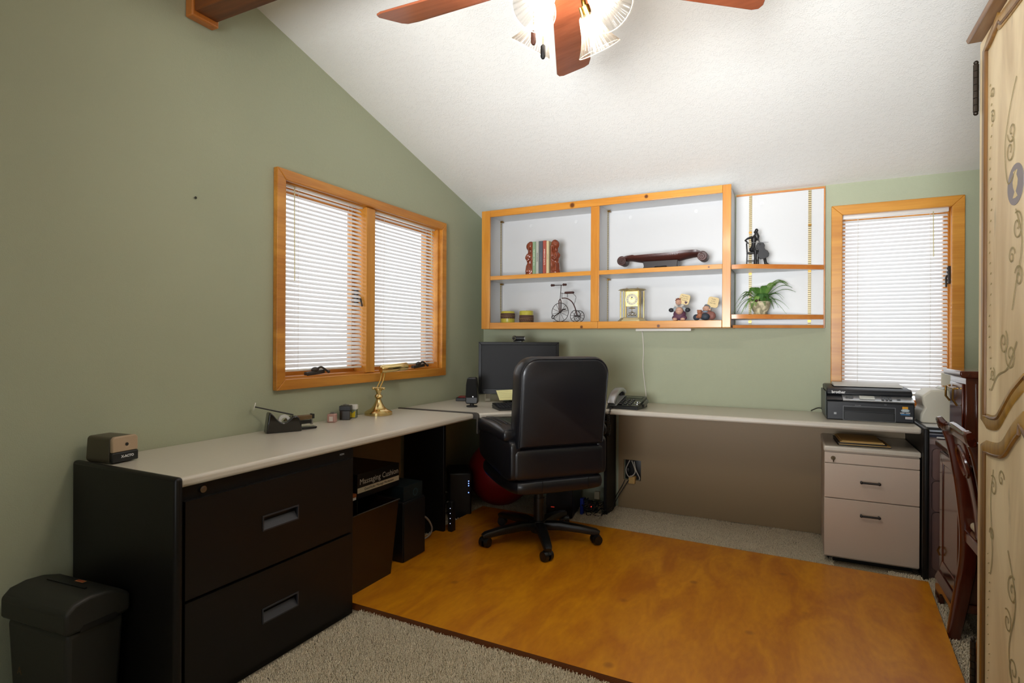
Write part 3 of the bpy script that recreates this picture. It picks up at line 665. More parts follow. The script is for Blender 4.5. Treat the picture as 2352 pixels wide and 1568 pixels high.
# backrest, one slab with big round upper corners, leaning back
def rrect(w0, w1, z0, z1, r, n=7):
    return ([(-w0, z0)]+[(w0, z0)]+arc(w1-r, z1-r, r, 0, 90, n)+arc(-w1+r, z1-r, r, 90, 180, n))
def backpad(name, y0, y1, w0, w1, z0, z1, r, inset, lean, z_l, bow=.0):
    b = B(); rings = []
    prof = [(y0+.0, inset), (y0+.012, inset*.35), (y0+.03, 0), (y1-.03, 0), (y1-.012, inset*.35), (y1, inset)]
    for y, ins in prof:
        rr = rrect(w0-ins, w1-ins, z0+ins*.6, z1-ins, max(r-ins, .02)); ring = []
        N = 36; P = []
        # resample
        pts = [Vector((a, 0, c)) for a, c in rr]; pts.append(pts[0]); L = [0]
        for a, c in zip(pts, pts[1:]): L.append(L[-1]+(c-a).length)
        for i in range(N*2):
            s = L[-1]*i/(N*2); j = max(jj for jj in range(len(L)-1) if L[jj] <= s); f = (s-L[j])/max(L[j+1]-L[j], 1e-9)
            p = pts[j].lerp(pts[j+1], f)
            ring.append(b.b.verts.new((p.x, y-(p.z-z_l)*lean, p.z)))
        rings.append(ring)
    for A, C in zip(rings, rings[1:]):
        n = len(A)
        for i in range(n): b.b.faces.new((A[i], A[(i+1) % n], C[(i+1) % n], C[i]))
    b.b.faces.new(rings[0]); b.b.faces.new(rings[-1])
    return link(name, b, LEATH, t)
backpad('backrest', -.295, -.165, .258, .262, .578, 1.055, .095, .028, .12, .6)
link('backrest_piping', B().tube([(x_, -.285-(z_-.6)*.12, z_) for x_, z_ in rrect(.246, .250, .592, 1.043, .085)], .004, 6, closed=True), LEATH, t)
cushion('lumbar_panel', -.270, .270, -.285, -.12, .405, .582, .03)
cushion('seat_shell', -.275, .275, -.30, .27, .325, .425, .05, fn=lambda c: Vector((c.x, c.y, c.z+max(0, (c.y-.0))*.10)))
cushion('seat_cushion', -.215, .215, -.15, .30, .40, .49, .04)
for sx in (-1, 1):
    def slope(c): return Vector((c.x, c.y, c.z+max(0, .06*(c.y+.2)/.45)*(1 if c.z < .5 else .12)))
    cushion('side_panel', sx*.255-.042, sx*.255+.042, -.27, .24, .40, .63, .035, fn=slope)
    ap = cushion('arm_pad', sx*.272-.052, sx*.272+.052, -.235, .235, .60, .685, .038, fn=lambda c: Vector((c.x, c.y, c.z+.02*math.sin((c.y+.235)/.47*PI))))
    for dx in (-.028, 0, .028):
        link('stitching', B().tube([(sx*.265+dx, -.16+.35*j/10, .687+.02*math.sin((-.16+.35*j/10+.235)/.47*PI)-(.003 if dx else .0)) for j in range(11)], .0015, 5), M('stitch thread', '#2c2c30', .5), ap)
for x_ in (-.12, .15):
    link('seam', B().tube([(x_, -.3015, .415), (x_, -.306, .385), (x_, -.301, .352)], .002, 5), LEATH, t)
link('seat_plate', B().box(-.09, .09, -.14, .12, .295, .33, .01), BLKP, t)
link('gas_column', B().cyl((0, 0, .08), (0, 0, .24), .031).cyl((0, 0, .24), (0, 0, .3), .027), BLKP, t)
link('height_lever', B().tube([(.05, 0, .3), (.16, .02, .295), (.24, .02, .29)], .006, 8), BLKP, t)
link('base_hub', B().lathe([(.045, .045), (.05, .06), (.05, .085), (.038, .11), (.03, .112)]), BLKP, t)
WA = [math.radians(w-48.7) for w in (14, 86, 158, 230, 302)]
for a in WA:
    R_ = rotm(a)
    b = B().tube([R_ @ Vector(p) for p in [(.03, 0, .082), (.12, 0, .088), (.24, 0, .078), (.325, 0, .066), (.345, 0, .06)]], .02, 12, flat=[(.056, .05), (.058, .05), (.052, .042), (.046, .036), (.034, .024)], up=(0, 0, 1))
    lg = link('base_leg', b, BLKP, t)
    ca = a+.6; cx_ = R_ @ Vector((.335, 0, 0)); q = T(cx_.x, cx_.y, 0) @ rotm(ca)
    b = B()
    for sy in (-1, 1):
        b.cyl(q @ Vector((-.01, sy*.007, .0275)), q @ Vector((-.01, sy*.028, .0275)), .0275, .025, 22)
    link('caster', b, BLKP, lg)
    b = B().cyl(q @ Vector((0, 0, .03)), q @ Vector((0, 0, .06)), .006).prism(arc(-.01, .028, .030, 20, 170, 8)+[(-.03, .03)], -.007, .007, 'xz', mt=q)
    link('caster_fork', b, BLKP, lg)

# ================================================================== DESK OBJECTS
DZ = .7455
# electric pencil sharpener
t = thing('pencil_sharpener', 'brown and tan electric pencil sharpener on the near end of the left desk', 'pencil sharpener', (.097, -2.797, DZ), math.radians(97))
b = B().prism(arc(-.032, .078, .012, 90, 180, 4)+arc(-.032, .016, .016, 180, 270, 4)+arc(.032, .016, .016, 270, 360, 4)+arc(.032, .078, .012, 0, 90, 4), -.06, .05, 'xz')
link('housing', b, M('brown plastic', '#4d4636', .45), t, bevel=.003)
link('front_plate', B().prism([(-.045, .038), (.045, .038), (.045, .082), (.037, .091), (-.037, .091), (-.045, .082)], -.075, -.061, 'xz'), M('tan plastic', '#b49c80', .45), t, bevel=.004)
link('base', B().box(-.046, .046, -.076, -.061, .004, .0375), BLKP, t, bevel=.004)
b = B().lathe([(.011, 0), (.008, -.0015), (.0055, -.003)], n=20, caps=False, mt=rotm(PI/2, 'X'), c=(.004, -.0755, .062)); link('bezel', b, M('tan ring', '#c2ab8e', .4), t)
link('pencil_hole', B().cyl((.004, -.0752, .062), (.004, -.0765, .062), .0055), BLKP, t)
text('lettering', 'X-ACTO', .0115, T(.006, -.0765, .022) @ FY, WTXT, t, bold=.0004)

# tape dispenser and pen
t = thing('tape_dispenser', 'black weighted tape dispenser on the left desk below the window', 'tape dispenser', (.115, -2.07, DZ), math.radians(62))
# local x along length
top = [(.078, .0), (.076, .03), (.066, .062), (.055, .072), (.036, .070)]
dip = [(.036-.09*i/10, .070-.036*math.sin(PI*i/10)+.022*(i/10)) for i in range(1, 10)]
b = B().prism([(-.078, 0)]+top[:1]+top[1:]+dip+[(-.06, .095), (-.067, .085)], -.03, .03, 'xz')
link('body', b, BLKG, t, bevel=.006)
b = B(); b.lathe([(.013, -.009), (.026, -.009), (.026, .009), (.013, .009), (.013, -.009)], n=32, caps=False, mt=rotm(PI/2, 'X'), c=(.004, 0, .052)); link('tape_roll', b, M('matte tape', '#d6d6d2', .4), t)
link('cutter', B().box(.05, .062, -.012, .012, .0585, .0605), STEEL, t)
t = thing('pen', 'dark pen with a white disc on its end, leaning from the tape dispenser', 'pen', (.115, -2.07, DZ), math.radians(62))
p0, p1 = Vector((.045, .0, .074)), Vector((-.115, .03, .118))
link('barrel', B().cyl(p0, p1, .0035, .0028, 12), M('dark pen', '#1d1c1a', .35), t)
dd = (p1-p0).normalized(); link('disc', B().cyl(p1, p1+dd*.003, .018, .018, 26), WHITE, t)
# stapler
t = thing('stapler', 'brown-topped black stapler standing open behind the tape dispenser', 'stapler', (.135, -1.985, DZ), math.radians(70))
link('base', B().prism([(-.07, 0), (.068, 0), (.075, .006), (.07, .012), (-.07, .016)], -.018, .018, 'xz'), BLKG, t, bevel=.003)
link('magazine', B().box(-.06, .05, -.009, .009, .026, .042), BLKP, t, bevel=.001)
link('upper_arm', B().prism([(-.075, .04), (.05, .047), (.052, .066), (-.05, .066), (-.078, .05)], -.013, .013, 'xz'), M('woodgrain brown', '#6b5434', .45), t, bevel=.003)
link('head', B().box(.05, .062, -.013, .013, .048, .07).cyl((-.068, -.012, .02), (-.068, -.012, .044), .004), BLKP, t, bevel=.001)
link('staple_guide', B().box(.048, .056, -.008, .008, .02, .044), STEEL, t)
# pink clip holder
t = thing('clip_holder', 'small pink paper-clip holder on the left desk', 'clip holder', (.085, -1.73, DZ), .5)
link('box', B().box(-.021, .021, -.021, .021, 0, .042), M('pink plastic', '#c39a90', .4), t, bevel=.004)
b = B()
for i in range(14):
    a = random.random()*6.28; r1 = .012*random.random()
    p = Vector((r1*math.cos(a), r1*math.sin(a), .044+random.random()*.006)); e = Vector((math.cos(a*3), math.sin(a*3), .3)).normalized()*.01
    b.tube([p-e, p+e], .001, 5)
link('clips', b, STEEL, t)['kind'] = 'stuff'
link('label_patch', B().box(-.009, .009, -.0225, -.0212, .006, .03), M('white patch', '#e6ddd8', .5), t)
# black magnetic clip cup
t = thing('clip_cup', 'square smoky black paper-clip cup next to the white and yellow one', 'clip cup', (.075, -1.62, DZ), .55)
link('cup', B().box(-.027, .027, -.027, .027, 0, .048), M('smoked plastic', '#2a241c', .15), t, bevel=.002)
link('rim', B().box(-.029, .029, -.029, .029, .0485, .073), BLKP, t, bevel=.002)
b = B()
for i in range(16):
    a = random.random()*6.28; r1 = .02*random.random(); p = Vector((r1*math.cos(a), r1*math.sin(a), .0755+random.random()*.003)); e = Vector((math.cos(a*5), math.sin(a*5), .3)).normalized()*.009
    b.tube([p-e, p+e], .0009, 5)
link('clips', b, STEEL, t)['kind'] = 'stuff'
t = thing('clip_box', 'clear box with white lid and yellow patch behind the black clip cup', 'clip box', (.065, -1.555, DZ), .55)
link('box', B().box(-.022, .022, -.022, .022, 0, .046), clear('clear plastic', .15, .05, '#cfd6cc'), t, bevel=.002)
link('lid', B().box(-.024, .024, -.024, .024, .0465, .071), WHITE, t, bevel=.002)
link('label_patch', B().prism([(-.015, .005), (.016, .005), (.018, .04), (.004, .03)], -.0236, -.0224, 'xz'), M('yellow patch', '#e2c822', .5), t, smooth=False)

# brass desk lamp
t = thing('desk_lamp', 'polished brass piano lamp with tubular shade on the left desk', 'desk lamp', (.10, -1.385, DZ), 0); t.scale = (.88, .88, .88)
b = B().lathe([(.088, 0), (.088, .018), (.08, .024), (.074, .028), (.06, .034), (.045, .044), (.034, .058), (.025, .075), (.019, .09), (.016, .1)], n=64)
link('base', b, BRASS, t)
link('stem', B().lathe([(.012, .1), (.022, .106), (.026, .116), (.022, .126), (.014, .132), (.017, .145), (.022, .155), (.02, .163), (.01, .168)], n=28), BRASS, t)
link('knuckle', B().cyl((-.028, -.01, .168), (.03, .01, .168), .008).sph((.034, .012, .168), .009, 10).sph((-.032, -.012, .168), .01, 10), BRASS, t)
for s_ in (-1, 1):
    link('arm', B().tube(spline([(s_*.012, -.004, .168), (s_*.012, .012, .19), (s_*.012, .03, .215), (s_*.012, .044, .25), (s_*.012, .052, .29)]), .0042, 10), M('brass arm', '#c9a45c', .3, 1), t)
A_ = Vector((0.015, .025, .292)); Bx = Vector((.07, .165, .305)) 
ax = (Bx-A_).normalized(); c0 = A_-ax*.02
q = ax.to_track_quat('Z', 'Y').to_matrix().to_4x4(); q.translation = c0
n_ = 28; b = B(); L_ = .20; rr = .026
prof = [(rr*math.cos(a), rr*math.sin(a)) for a in [math.radians(x_) for x_ in range(-0, 361, 12)]][:-1]
b.lathe([(.004, 0), (.016, .001), (rr-.002, .003), (rr, .006), (rr, L_-.006), (rr-.002, L_-.003), (.016, L_-.001), (.004, L_)], n=36, mt=q)
link('shade', b, BRASS, t)
link('shade_mount', B().sph((0, .052, .29), .009, 10), BRASS, t)

# corner desk electronics
def speaker(loc, rz, label):
    t = thing('speaker', label, 'speaker', loc, rz, None)
    link('foot', B().lathe([(.034, 0), (.036, .004), (.034, .008), (.014, .011), (.012, .02)], n=28), BLKP, t)
    b = B().prism([(-.035, .02), (.035, .02), (.04, .036), (.035, .14), (.030, .182), (.02, .188), (-.018, .188), (-.029, .182), (-.036, .14), (-.04, .036)], -.02, .045, 'xz')
    link('cabinet', b, BLKP, t, bevel=.006)
    link('grille', B().prism([(-.034, .06), (.034, .06), (.031, .14), (.027, .18), (-.027, .18), (-.032, .14)], -.026, -.0205, 'xz'), M('black grille cloth', '#0e0e0e', .9, bump=(900, .5, .001)), t, bevel=.002)
    link('badge', B().cyl((0.01, -.026, .067), (.01, -.0275, .067), .004), SILV, t)
    return t
speaker((.368, -.80, DZ), math.radians(22), 'black desktop speaker left of the monitor')
t = thing('external_drive', 'flat black and red box on the desk behind the speaker', 'device', (.13, -.49, DZ), .4)
link('case', B().box(-.06, .06, -.045, .045, 0, .022), BLKP, t, bevel=.003)
link('lid', B().box(-.045, .058, -.035, .043, .0225, .03), RED, t, bevel=.002)
t = thing('modem', 'slim cream modem standing behind the left edge of the monitor', 'modem', (.262, -.40, DZ), .5)
link('case', B().box(-.02, .02, -.07, .07, 0, .15), CREAMP, t, bevel=.006)
link('grill', B().box(-.014, .014, -.0725, -.0705, .02, .12), M('modem grille', '#b9b19c', .6), t)
# monitor
t = thing('monitor', 'black wide flat monitor with dark screen in the room corner', 'monitor', (.492, -.375, DZ), math.radians(27))
mt_ = T(0, -.04, .235) @ rotm(math.radians(-4), 'X')
link('foot', B().lathe([(.11, 0), (.112, .006), (.1, .012), (.03, .018)], n=36, sc=(1, .7)), BLKG, t)
link('neck', B().box(-.028, .028, -.0, .024, .012, .22), BLKP, t, bevel=.004)
bz = B(); frame_boards(bz, -.276, .276, -.178, .178, .02, -.012, .012, 'xz', wb=.036); bmesh.ops.transform(bz.b, matrix=mt_, verts=bz.b.verts[:])
link('bezel', bz, M('monitor bezel', '#0d0e11', .3, spec=.3), t, bevel=.002)
link('rear_shell', B().box(-.272, .272, .0, .03, -.174, .174, mt=mt_), BLKP, t, bevel=.008)
link('screen', B().box(-.257, .257, -.006, -.001, -.143, .159, mt=mt_), M('dark screen', '#1d1d1f', .4, spec=.2), t, smooth=False)
text('lettering', 'LG', .009, mt_ @ T(-.235, -.0125, -.165) @ FY, M('grey logo', '#77777a', .5), t)
t = thing('webcam', 'small round-lensed webcam clipped on top of the monitor', 'webcam', (.505, -.41, DZ+.4165), math.radians(12))
link('clip', B().box(-.03, .028, -.018, .022, -.002, .006, .002), BLKP, t)
link('barrel', B().cyl((-.03, 0, .022), (.045, 0, .022), .016, n=24).sph((-.026, 0, .022), .019, 16), BLKP, t)
link('lens_ring', B().lathe([(.009, 0), (.014, 0), (.014, .004), (.009, .004), (.009, 0)], n=28, caps=False, mt=rotm(PI/2, 'X'), c=(-.026, -.0185, .022)), CHROME, t)
link('lens', B().sph((-.026, -.016, .022), .0088, 14), BLKG, t)
link('speaker_cap', B().cyl((.045, 0, .022), (.048, 0, .022), .012, n=22), SILV, t)
# sticky note
t = thing('sticky_note', 'pale yellow note hanging from the lower edge of the monitor', 'note', (.492, -.375, DZ), math.radians(27))
P_ = [Vector((-.155, -.064, .083)), Vector((-.03, -.064, .089)), Vector((-.02, -.09, .022)), Vector((-.13, -.09, .018))]
link('paper', B().quad(*P_), M('yellow paper', '#e6e0a0', .7), t, smooth=False, solid=.0006)
b = B()
for i in range(4):
    f = .2+.17*i; a0 = P_[0].lerp(P_[3], f)+Vector((.012, -.001, .0)); a1 = P_[1].lerp(P_[2], f)+Vector((-.02, -.001, 0)); pts = [a0.lerp(a1, j/24)+Vector((0, 0, .0018*math.sin(j*2.3+i))) for j in range(25)]
    b.tube(pts, .0004, 4)
link('handwriting', b, M('pencil', '#8a8770', .8), t, smooth=False)
# keyboard
t = thing('keyboard', 'black keyboard on the corner desk in front of the monitor', 'keyboard', (.712, -.707, DZ), math.radians(45))
link('case', B().prism([(-.075, 0), (.075, 0), (.075, .034), (-.075, .010)], -.205, .205, 'yz'), BLKP, t, bevel=.003)
b = B(); 
for r_i in range(6):
    y_ = -.060+r_i*.0195; z_ = .0125+(y_+.075)*.158
    for c_i in range(21):
        x_ = -.196+c_i*.0193
        b.box(x_, x_+.0165, y_, y_+.016, z_-.002, z_+.005)
ky = link('keys', b, M('key caps', '#1d1e21', .5), t, smooth=False)
b = B()
for r_i in range(6):
    y_ = -.060+r_i*.0195; z_ = .0125+(y_+.075)*.158+.0052
    for c_i in range(21):
        x_ = -.196+c_i*.0193+.005; b.box(x_, x_+.003, y_+.008, y_+.011, z_, z_+.0003)
link('legends', b, M('key legend', '#8c8c90', .6), t, smooth=False)
cable('wire', [(.46, -.70, DZ+.003), (.44, -.62, DZ+.003), (.50, -.56, DZ+.003), (.52, -.50, DZ+.003), (.45, -.42, DZ+.003), (.36, -.28, DZ+.003)], .002, CABLE, 'thin black cord lying on the corner desk between speaker and monitor')
cable('monitor_cable', [(.44, -.36, DZ+.11), (.42, -.385, DZ+.06), (.44, -.40, DZ+.02), (.48, -.40, DZ+.006), (.52, -.42, DZ+.03), (.53, -.38, DZ+.07), (.52, -.34, DZ+.12)], .0035, CABLE, 'black cable looping below the monitor edge onto the desk')

# telephone
t = thing('telephone', 'silver and black corded desk telephone on the back wall desk', 'telephone', (1.265, -.36, DZ), math.radians(-4))
mt_ = rotm(math.radians(18), 'X')
b = B().prism([(-.10, 0), (.095, 0), (.095, .062), (.08, .066), (-.095, .018)], -.105, .09, 'yz'); link('base', b, BLKP, t, bevel=.003)
F_ = T(0, -.097, .018) @ rotm(math.radians(15.5), 'X')
link('key_panel', B().box(-.045, .092, .002, .18, .0, .004, mt=F_), BLKG, t, bevel=.0015)
link('cradle_panel', B().box(-.105, -.048, .0, .178, .0, .005, mt=F_), SILV, t, bevel=.002)
link('display', B().box(-.03, .075, .135, .165, .0045, .006, mt=F_), M('lcd grey green', '#4b5142', .2), t)
b = B()
for r_i in range(4):
    for c_i in range(3): b.box(-.037+c_i*.03, -.019+c_i*.03, .02+r_i*.025, .034+r_i*.025, .0045, .008, mt=F_)
link('keys', b, M('phone keys', '#26272a', .4), t, bevel=.001)
for r_i in range(4):
    for c_i in range(3): text('key_digit', '147*2580369#'[c_i*4+r_i], .009, F_ @ T(-.028+c_i*.03, .1024-r_i*.025+.0, .0082), WTXT, t, ext=.0001)
link('dial_ring', B().lathe([(.014, 0), (.021, 0), (.021, .003), (.014, .003), (.014, 0)], n=30, caps=False, mt=F_ @ T(.07, .055, .0045)), CHROME, t)
b = B().box(.1, .116, .05, .14, -.02, .0, mt=F_).box(.092, .1005, .09, .11, -.018, -.008, mt=F_); link('index_tray', b, BLKG, t, bevel=.002)
Hs = [(-.078, -.105, .030), (-.078, -.085, .062), (-.078, -.04, .092), (-.078, .02, .108), (-.078, .07, .105), (-.078, .1, .09)]
b = B().tube(spline(Hs, 6), .02, 14, flat=[(.052, .03)]*31, up=(0, 0, 1)); hs = link('handset', b, M('silver handset', '#b4b5b8', .25, .5), t)
link('earpiece', B().cyl((-.078, -.088, .022), (-.078, -.08, .05), .021, .024).cyl((-.078, .085, .07), (-.078, .08, .09), .021, .022), BLKP, hs)
b = B()
P = spline([(-.09, -.11, .03), (-.092, -.135, .0), (-.092, -.17, -.05), (-.085, -.165, -.13), (-.075, -.16, -.165), (-.064, -.165, -.13), (-.068, -.172, -.04), (-.07, -.14, .004), (-.08, -.09, .006)], 40)
pts = []
for i, p in enumerate(P): a = i*1.05; pts.append(p+Vector((.0055*math.cos(a), .0045*math.sin(a), .002*math.sin(a))))
b.tube(pts, .0017, 5); link('coiled_cord', b, CABLE, t)
# printer
t = thing('printer', 'black multifunction inkjet printer at the right end of the back wall desk', 'printer', (2.565, -.19, DZ), math.radians(2))
GR = M('printer charcoal', '#1c1e23', .38)
b = B().prism([(-.17, 0), (.16, 0), (.16, .115), (-.13, .115), (-.17, .10)], -.203, .2, 'yz'); link('body', b, GR, t, bevel=.006)
link('side_panel', B().box(-.2085, -.2035, -.15, .15, .02, .15), M('grey side', '#5c625e', .5), t, bevel=.002)
cp = link('control_panel', B().prism([(-.166, .104), (-.1, .128), (-.1, .134), (-.170, .110)], -.125, .2, 'yz'), SILV, t, bevel=.001)
CP = T(0, -.168, .1115) @ rotm(math.radians(19.5), 'X')
link('control_panel_end', B().prism([(-.166, .104), (-.1, .128), (-.1, .134), (-.170, .110)], -.2025, -.126, 'yz'), GR, t, bevel=.001)
link('lcd', B().box(-.045, .025, .012, .052, .001, .003, mt=CP), M('lcd light', '#d8dad2', .2), cp)
b = B(); b.box(-.11, -.075, .02, .04, .001, .004, .002, mt=CP)
for i in range(3):
    for j in range(3): b.box(.055+i*.017, .068+i*.017, .01+j*.014, .021+j*.014, .001, .004, mt=CP)
b.box(.125, .14, .018, .03, .001, .004, mt=CP); link('buttons', b, M('grey buttons', '#55575a', .4), cp)
link('scanner_lid', B().prism([(-.098, .131), (-.119, .135), (-.113, .158), (-.092, .170), (.16, .176), (.16, .116), (-.09, .116)], -.2, .2, 'yz'), GR, t, bevel=.007)
link('document_feeder', B().prism([(-.06, .176), (.12, .178), (.10, .192), (-.03, .186)], -.16, .17, 'yz'), M('feeder grey', '#c4c2bb', .5), t, bevel=.003)
b = B(); frame_boards(b, -.125, .115, .002, .078, .002, -.1725, -.1705, 'xz'); link('tray_frame', b, M('grey trim', '#77797c', .4), t)
link('tray_slot', B().box(-.121, .111, -.1720, -.1702, .052, .072), M('slot black', '#060607', .6), t)
link('paper_tray', B().box(-.121, .111, -.175, -.1702, .004, .048), BLKP, t, bevel=.002)
text('lettering', 'brother', .021, T(-.142, -.1172, .147) @ rotm(math.radians(-15), 'X') @ FY, WTXT, t, bold=.0006)
text('small_lettering', 'DCP-J140W', .0055, T(-.055, -.1712, .083) @ FY, M('grey lettering', '#9a9a9c', .5), t)
text('small_lettering', 'USB', .006, T(.07, -.1712, .092) @ FY, M('grey lettering b', '#9a9a9c', .5), t)
for nm, x0, x1, z0, z1, c_ in (('energy_mark', -.168, -.156, .030, .041, '#a8aaac'), ('sticker', .158, .190, .022, .034, '#cfcfcf'), ('sticker', .145, .170, .072, .086, '#e2a21a'), ('sticker', .138, .178, .042, .048, '#2f74ad')):
    link(nm, B().box(x0, x1, -.1712, -.1704, z0, z1), M('mark '+c_, c_, .5), t, smooth=False)
b = B().lathe([(.0, 0), (1, 0), (1, .001), (0, .001)], n=28, mt=T(.158, -.1706, .066) @ FY @ Matrix.Diagonal((.019, .0085, 1, 1)), caps=False); link('oval_sticker', b, M('sticker ring', '#9fb3bd', .4), t)
text('sticker_text', 'service', .009, T(.158, -.1725, .066) @ FY, WTXT, t, bold=.0003)
text('sticker_text', 'LC61 - LC71', .0085, T(.158, -.1714, .0525) @ FY, WTXT, t, bold=.0004)
text('sticker_text', 'brother', .007, T(.174, -.1714, .028) @ FY, M('red lettering', '#a82030', .5), t)
cord([(2.37, -.10, DZ+.02), (2.33, -.06, DZ+.022), (2.31, -.03, DZ+.01), (2.29, -.02, DZ+.004)], .003, CABLE, t, 'power_cord') if False else None
cable('wire', [(2.362, -.10, DZ+.03), (2.335, -.08, DZ+.03), (2.315, -.05, DZ+.018), (2.30, -.02, DZ+.006)], .003, CABLE, 'short black cord arching from the left side of the printer')

# ================================================================== THINGS ON THE SHELVES
SZ1, SZ0 = 1.6345, 1.2985
k = NT('carved red wood'); n = k.add('ShaderNodeTexNoise'); n.inputs['Scale'].default_value = 25
r_ = k.add('ShaderNodeValToRGB'); r_.color_ramp.elements[0].color = lin('#5a2412'); r_.color_ramp.elements[1].color = lin('#94482c')
k.link(k.tc.outputs['Object'], n.inputs['Vector']); k.link(n.outputs[0], r_.inputs[0]); k.link(r_.outputs[0], k.b.inputs['Base Color']); k.b.inputs['Roughness'].default_value = .22; k.b.inputs['Coat Weight'].default_value = .4
CARVE = k.m
def bookend(x, s, label):
    """carved figure leaning its back on the books; s=+1 books to its right"""
    t = thing('bookend', label, 'bookend', (x, -.235, SZ1), 0, 'carved figure bookends')
    b = B()
    b.box(s*.018, s*.03, -.03, .03, .0, .2) if s > 0 else b.box(-.03, -.018, -.03, .03, .0, .2)
    b.sph((0, -.002, .205), .030, 18, (.95, .95, 1.08)); b.sph((s*.006, 0, .21), .031, 18, (.9, 1, 1.05))
    b.cyl((0, 0, .14), (0, 0, .19), .02, .015, 16)
    b.sph((0, 0, .135), .031, 18, (.85, 1, 1.0)); b.sph((s*.0, 0, .10), .028, 18, (.85, 1, 1.3)); b.sph((-s*.016, -.004, .13), .02, 14, (1, 1, 1.1))
    b.cyl((0, 0, .0), (0, 0, .08), .036, .026, 20); b.sph((s*.0, -.01, .03), .03, 16, (1.05, 1, 1.0))
    b.tube([(-s*.006, -.026, .15), (-s*.02, -.03, .12), (-s*.006, -.036, .1), (s*.01, -.032, .115)], .0085, 8)
    b.tube([(s*.002, -.032, .2), (s*.005, -.037, .17)], .006, 8)
    b.tube([(-s*.01, -.03, .07), (-s*.014, -.037, .02)], .008, 8)
    bm = b.b
    for v in bm.verts: v.co.z = max(v.co.z, 0)
    link('carving', b, CARVE, t, remesh=.0035)
    link('eye', B().sph((-s*.012, -.0275, .208), .003, 8, (1.3, .6, .8)), M('carved shade', '#3a150a', .3), t)
    link('mouth', B().sph((-s*.01, -.0285, .19), .004, 8, (1.5, .5, .6)), M('carved shade b', '#3a150a', .3), t)
bookend(.512, 1, 'carved reddish wood figure bookend left of the five books')
bookend(.709, -1, 'carved reddish wood figure bookend right of the five books')
bx = .5465
for w, h, c_, tc, ti, lab in ((.0255, .262, '#7c9474', '#d8dcc8', 'TAE BABY TALE ALL', 'green book, leftmost of the five between carved bookends'),
                        (.0225, .262, '#a8a89c', '#2c3c3a', 'MACRAME', 'grey book with dark lettering, second from left between the bookends'),
                        (.030, .263, '#4c4f57', '#6a6d74', 'COOKING', 'dark grey book in the middle of the five'),
                        (.0255, .264, '#9c4434', '#ecd8cc', 'AMERICAN QUILTS', 'red book with white lettering between the bookends'),
                        (.0205, .26, '#c4b48c', '#a08c60', 'GARDEN', 'plain tan book, rightmost of the five')):
    t = thing('book', lab, 'book', (bx+w/2, -.19, SZ1), 0, 'books between the carved bookends')
    cm = M('cover '+c_, c_, .55)
    b = B().prism([(-w/2, -.08), (-w/2+.002, -.0845), (w/2-.002, -.0845), (w/2, -.08), (w/2, .08), (w/2-.0025, .08), (w/2-.0025, -.079), (-w/2+.0025, -.079), (-w/2+.0025, .08), (-w/2, .08)], 0, h-.03, 'xy')
    link('cover', b, cm, t, smooth=False)
    link('pages', B().box(-w/2+.003, w/2-.003, -.078, .077, .002, h-.034), M('pages', '#e0d8c4', .8), t, smooth=False)
    text('spine_lettering', ti, .013 if w > .021 else .01, T(0, -.0847, .12) @ FY @ rotm(-PI/2, 'Z'), M('spine text '+tc, tc, .5), t, ext=.0002)
    bx += w+.0005

def candle(x, top_y, z_band, h_band, tail, label):
    t = thing('candle', label, 'candle', (x, -.235, SZ0), random.random(), 'yellow candles on the lower left shelf')
    link('wax', B().lathe([(.0, 0), (.049, 0), (.05, .003), (.05, .079), (.047, .083), (.04, .081), (.0, .078)], n=40), M('olive yellow wax', '#b2a83c', .35, var=(60, .06)), t)
    link('wick', B().cyl((0, 0, .078), (.001, 0, .089), .0012, n=6), BLKP, t)
    link('leaf_wrap', B().lathe([(.0505, z_band), (.0518, z_band+.001), (.0518, z_band+h_band), (.0505, z_band+h_band)], n=40, caps=False), M('brown wrap', '#4e3428', .8, bump=(200, .4, .001)), t)
    b = B()
    for j in range(4): b.tube([(.053*math.cos(a), .053*math.sin(a), z_band+h_band/2+.004*math.sin(a*2+j*1.7)+(j-1.5)*.003) for a in [q*PI/16 for q in range(32)]], .0011, 5, closed=True)
    for j in range(5):
        a = -PI/2-t.rotation_euler.z+(j-2)*.28+tail; b.tube([(.054*math.cos(a), .054*math.sin(a), z_band+h_band/2), (.058*math.cos(a+.1), .058*math.sin(a+.1), z_band+h_band/2-.012), (.055*math.cos(a+.25), .055*math.sin(a+.25), max(.006, z_band-.004))], .001, 5)
    link('twine', b, M('twine', '#7a6040', .8), t)
candle(.335, 0, .030, .038, .3, 'yellow candle with a high brown band, left of two beside the shelf edge')
candle(.484, 0, .002, .05, .2, 'yellow candle with a low wide brown band, right of the pair')

# penny-farthing style tricycle ornament
t = thing('tricycle_ornament', 'rusty wire high-wheel tricycle ornament on the lower left shelf', 'ornament', (.735, -.215, SZ0), math.radians(-6))
RUST = M('rusty iron', '#4a2c26', .6, .3, bump=(200, .3, .001)); IRON = M('dark iron wire', '#2f2624', .5, .5)
def wheel(name, cx, cz, r, ns, y=0):
    b = B().tube([(cx+r*math.cos(a), y, cz+r*math.sin(a)) for a in [q*PI/24 for q in range(48)]], .0022, 6, closed=True)
    for i in range(ns):
        a = i*2*PI/ns+.2; b.cyl((cx, y, cz), (cx+r*math.cos(a), y, cz+r*math.sin(a)), .0013, n=6)
    b.cyl((cx, y-.006, cz), (cx, y+.006, cz), .005, n=12); return link(name, b, IRON, t)
wheel('front_wheel', 0, .070, .065, 10)
for s_ in (-1, 1): wheel('rear_wheel', .133, .040, .039, 9, s_*.028)
link('rear_axle', B().cyl((.133, -.03, .04), (.133, .03, .04), .003, n=8), RUST, t)
link('fork', B().tube([(-.0, -.012, .07), (-.003, -.012, .15), (.0, 0, .163), (.0, .012, .15), (0, .012, .07)], .0038, 8), RUST, t)
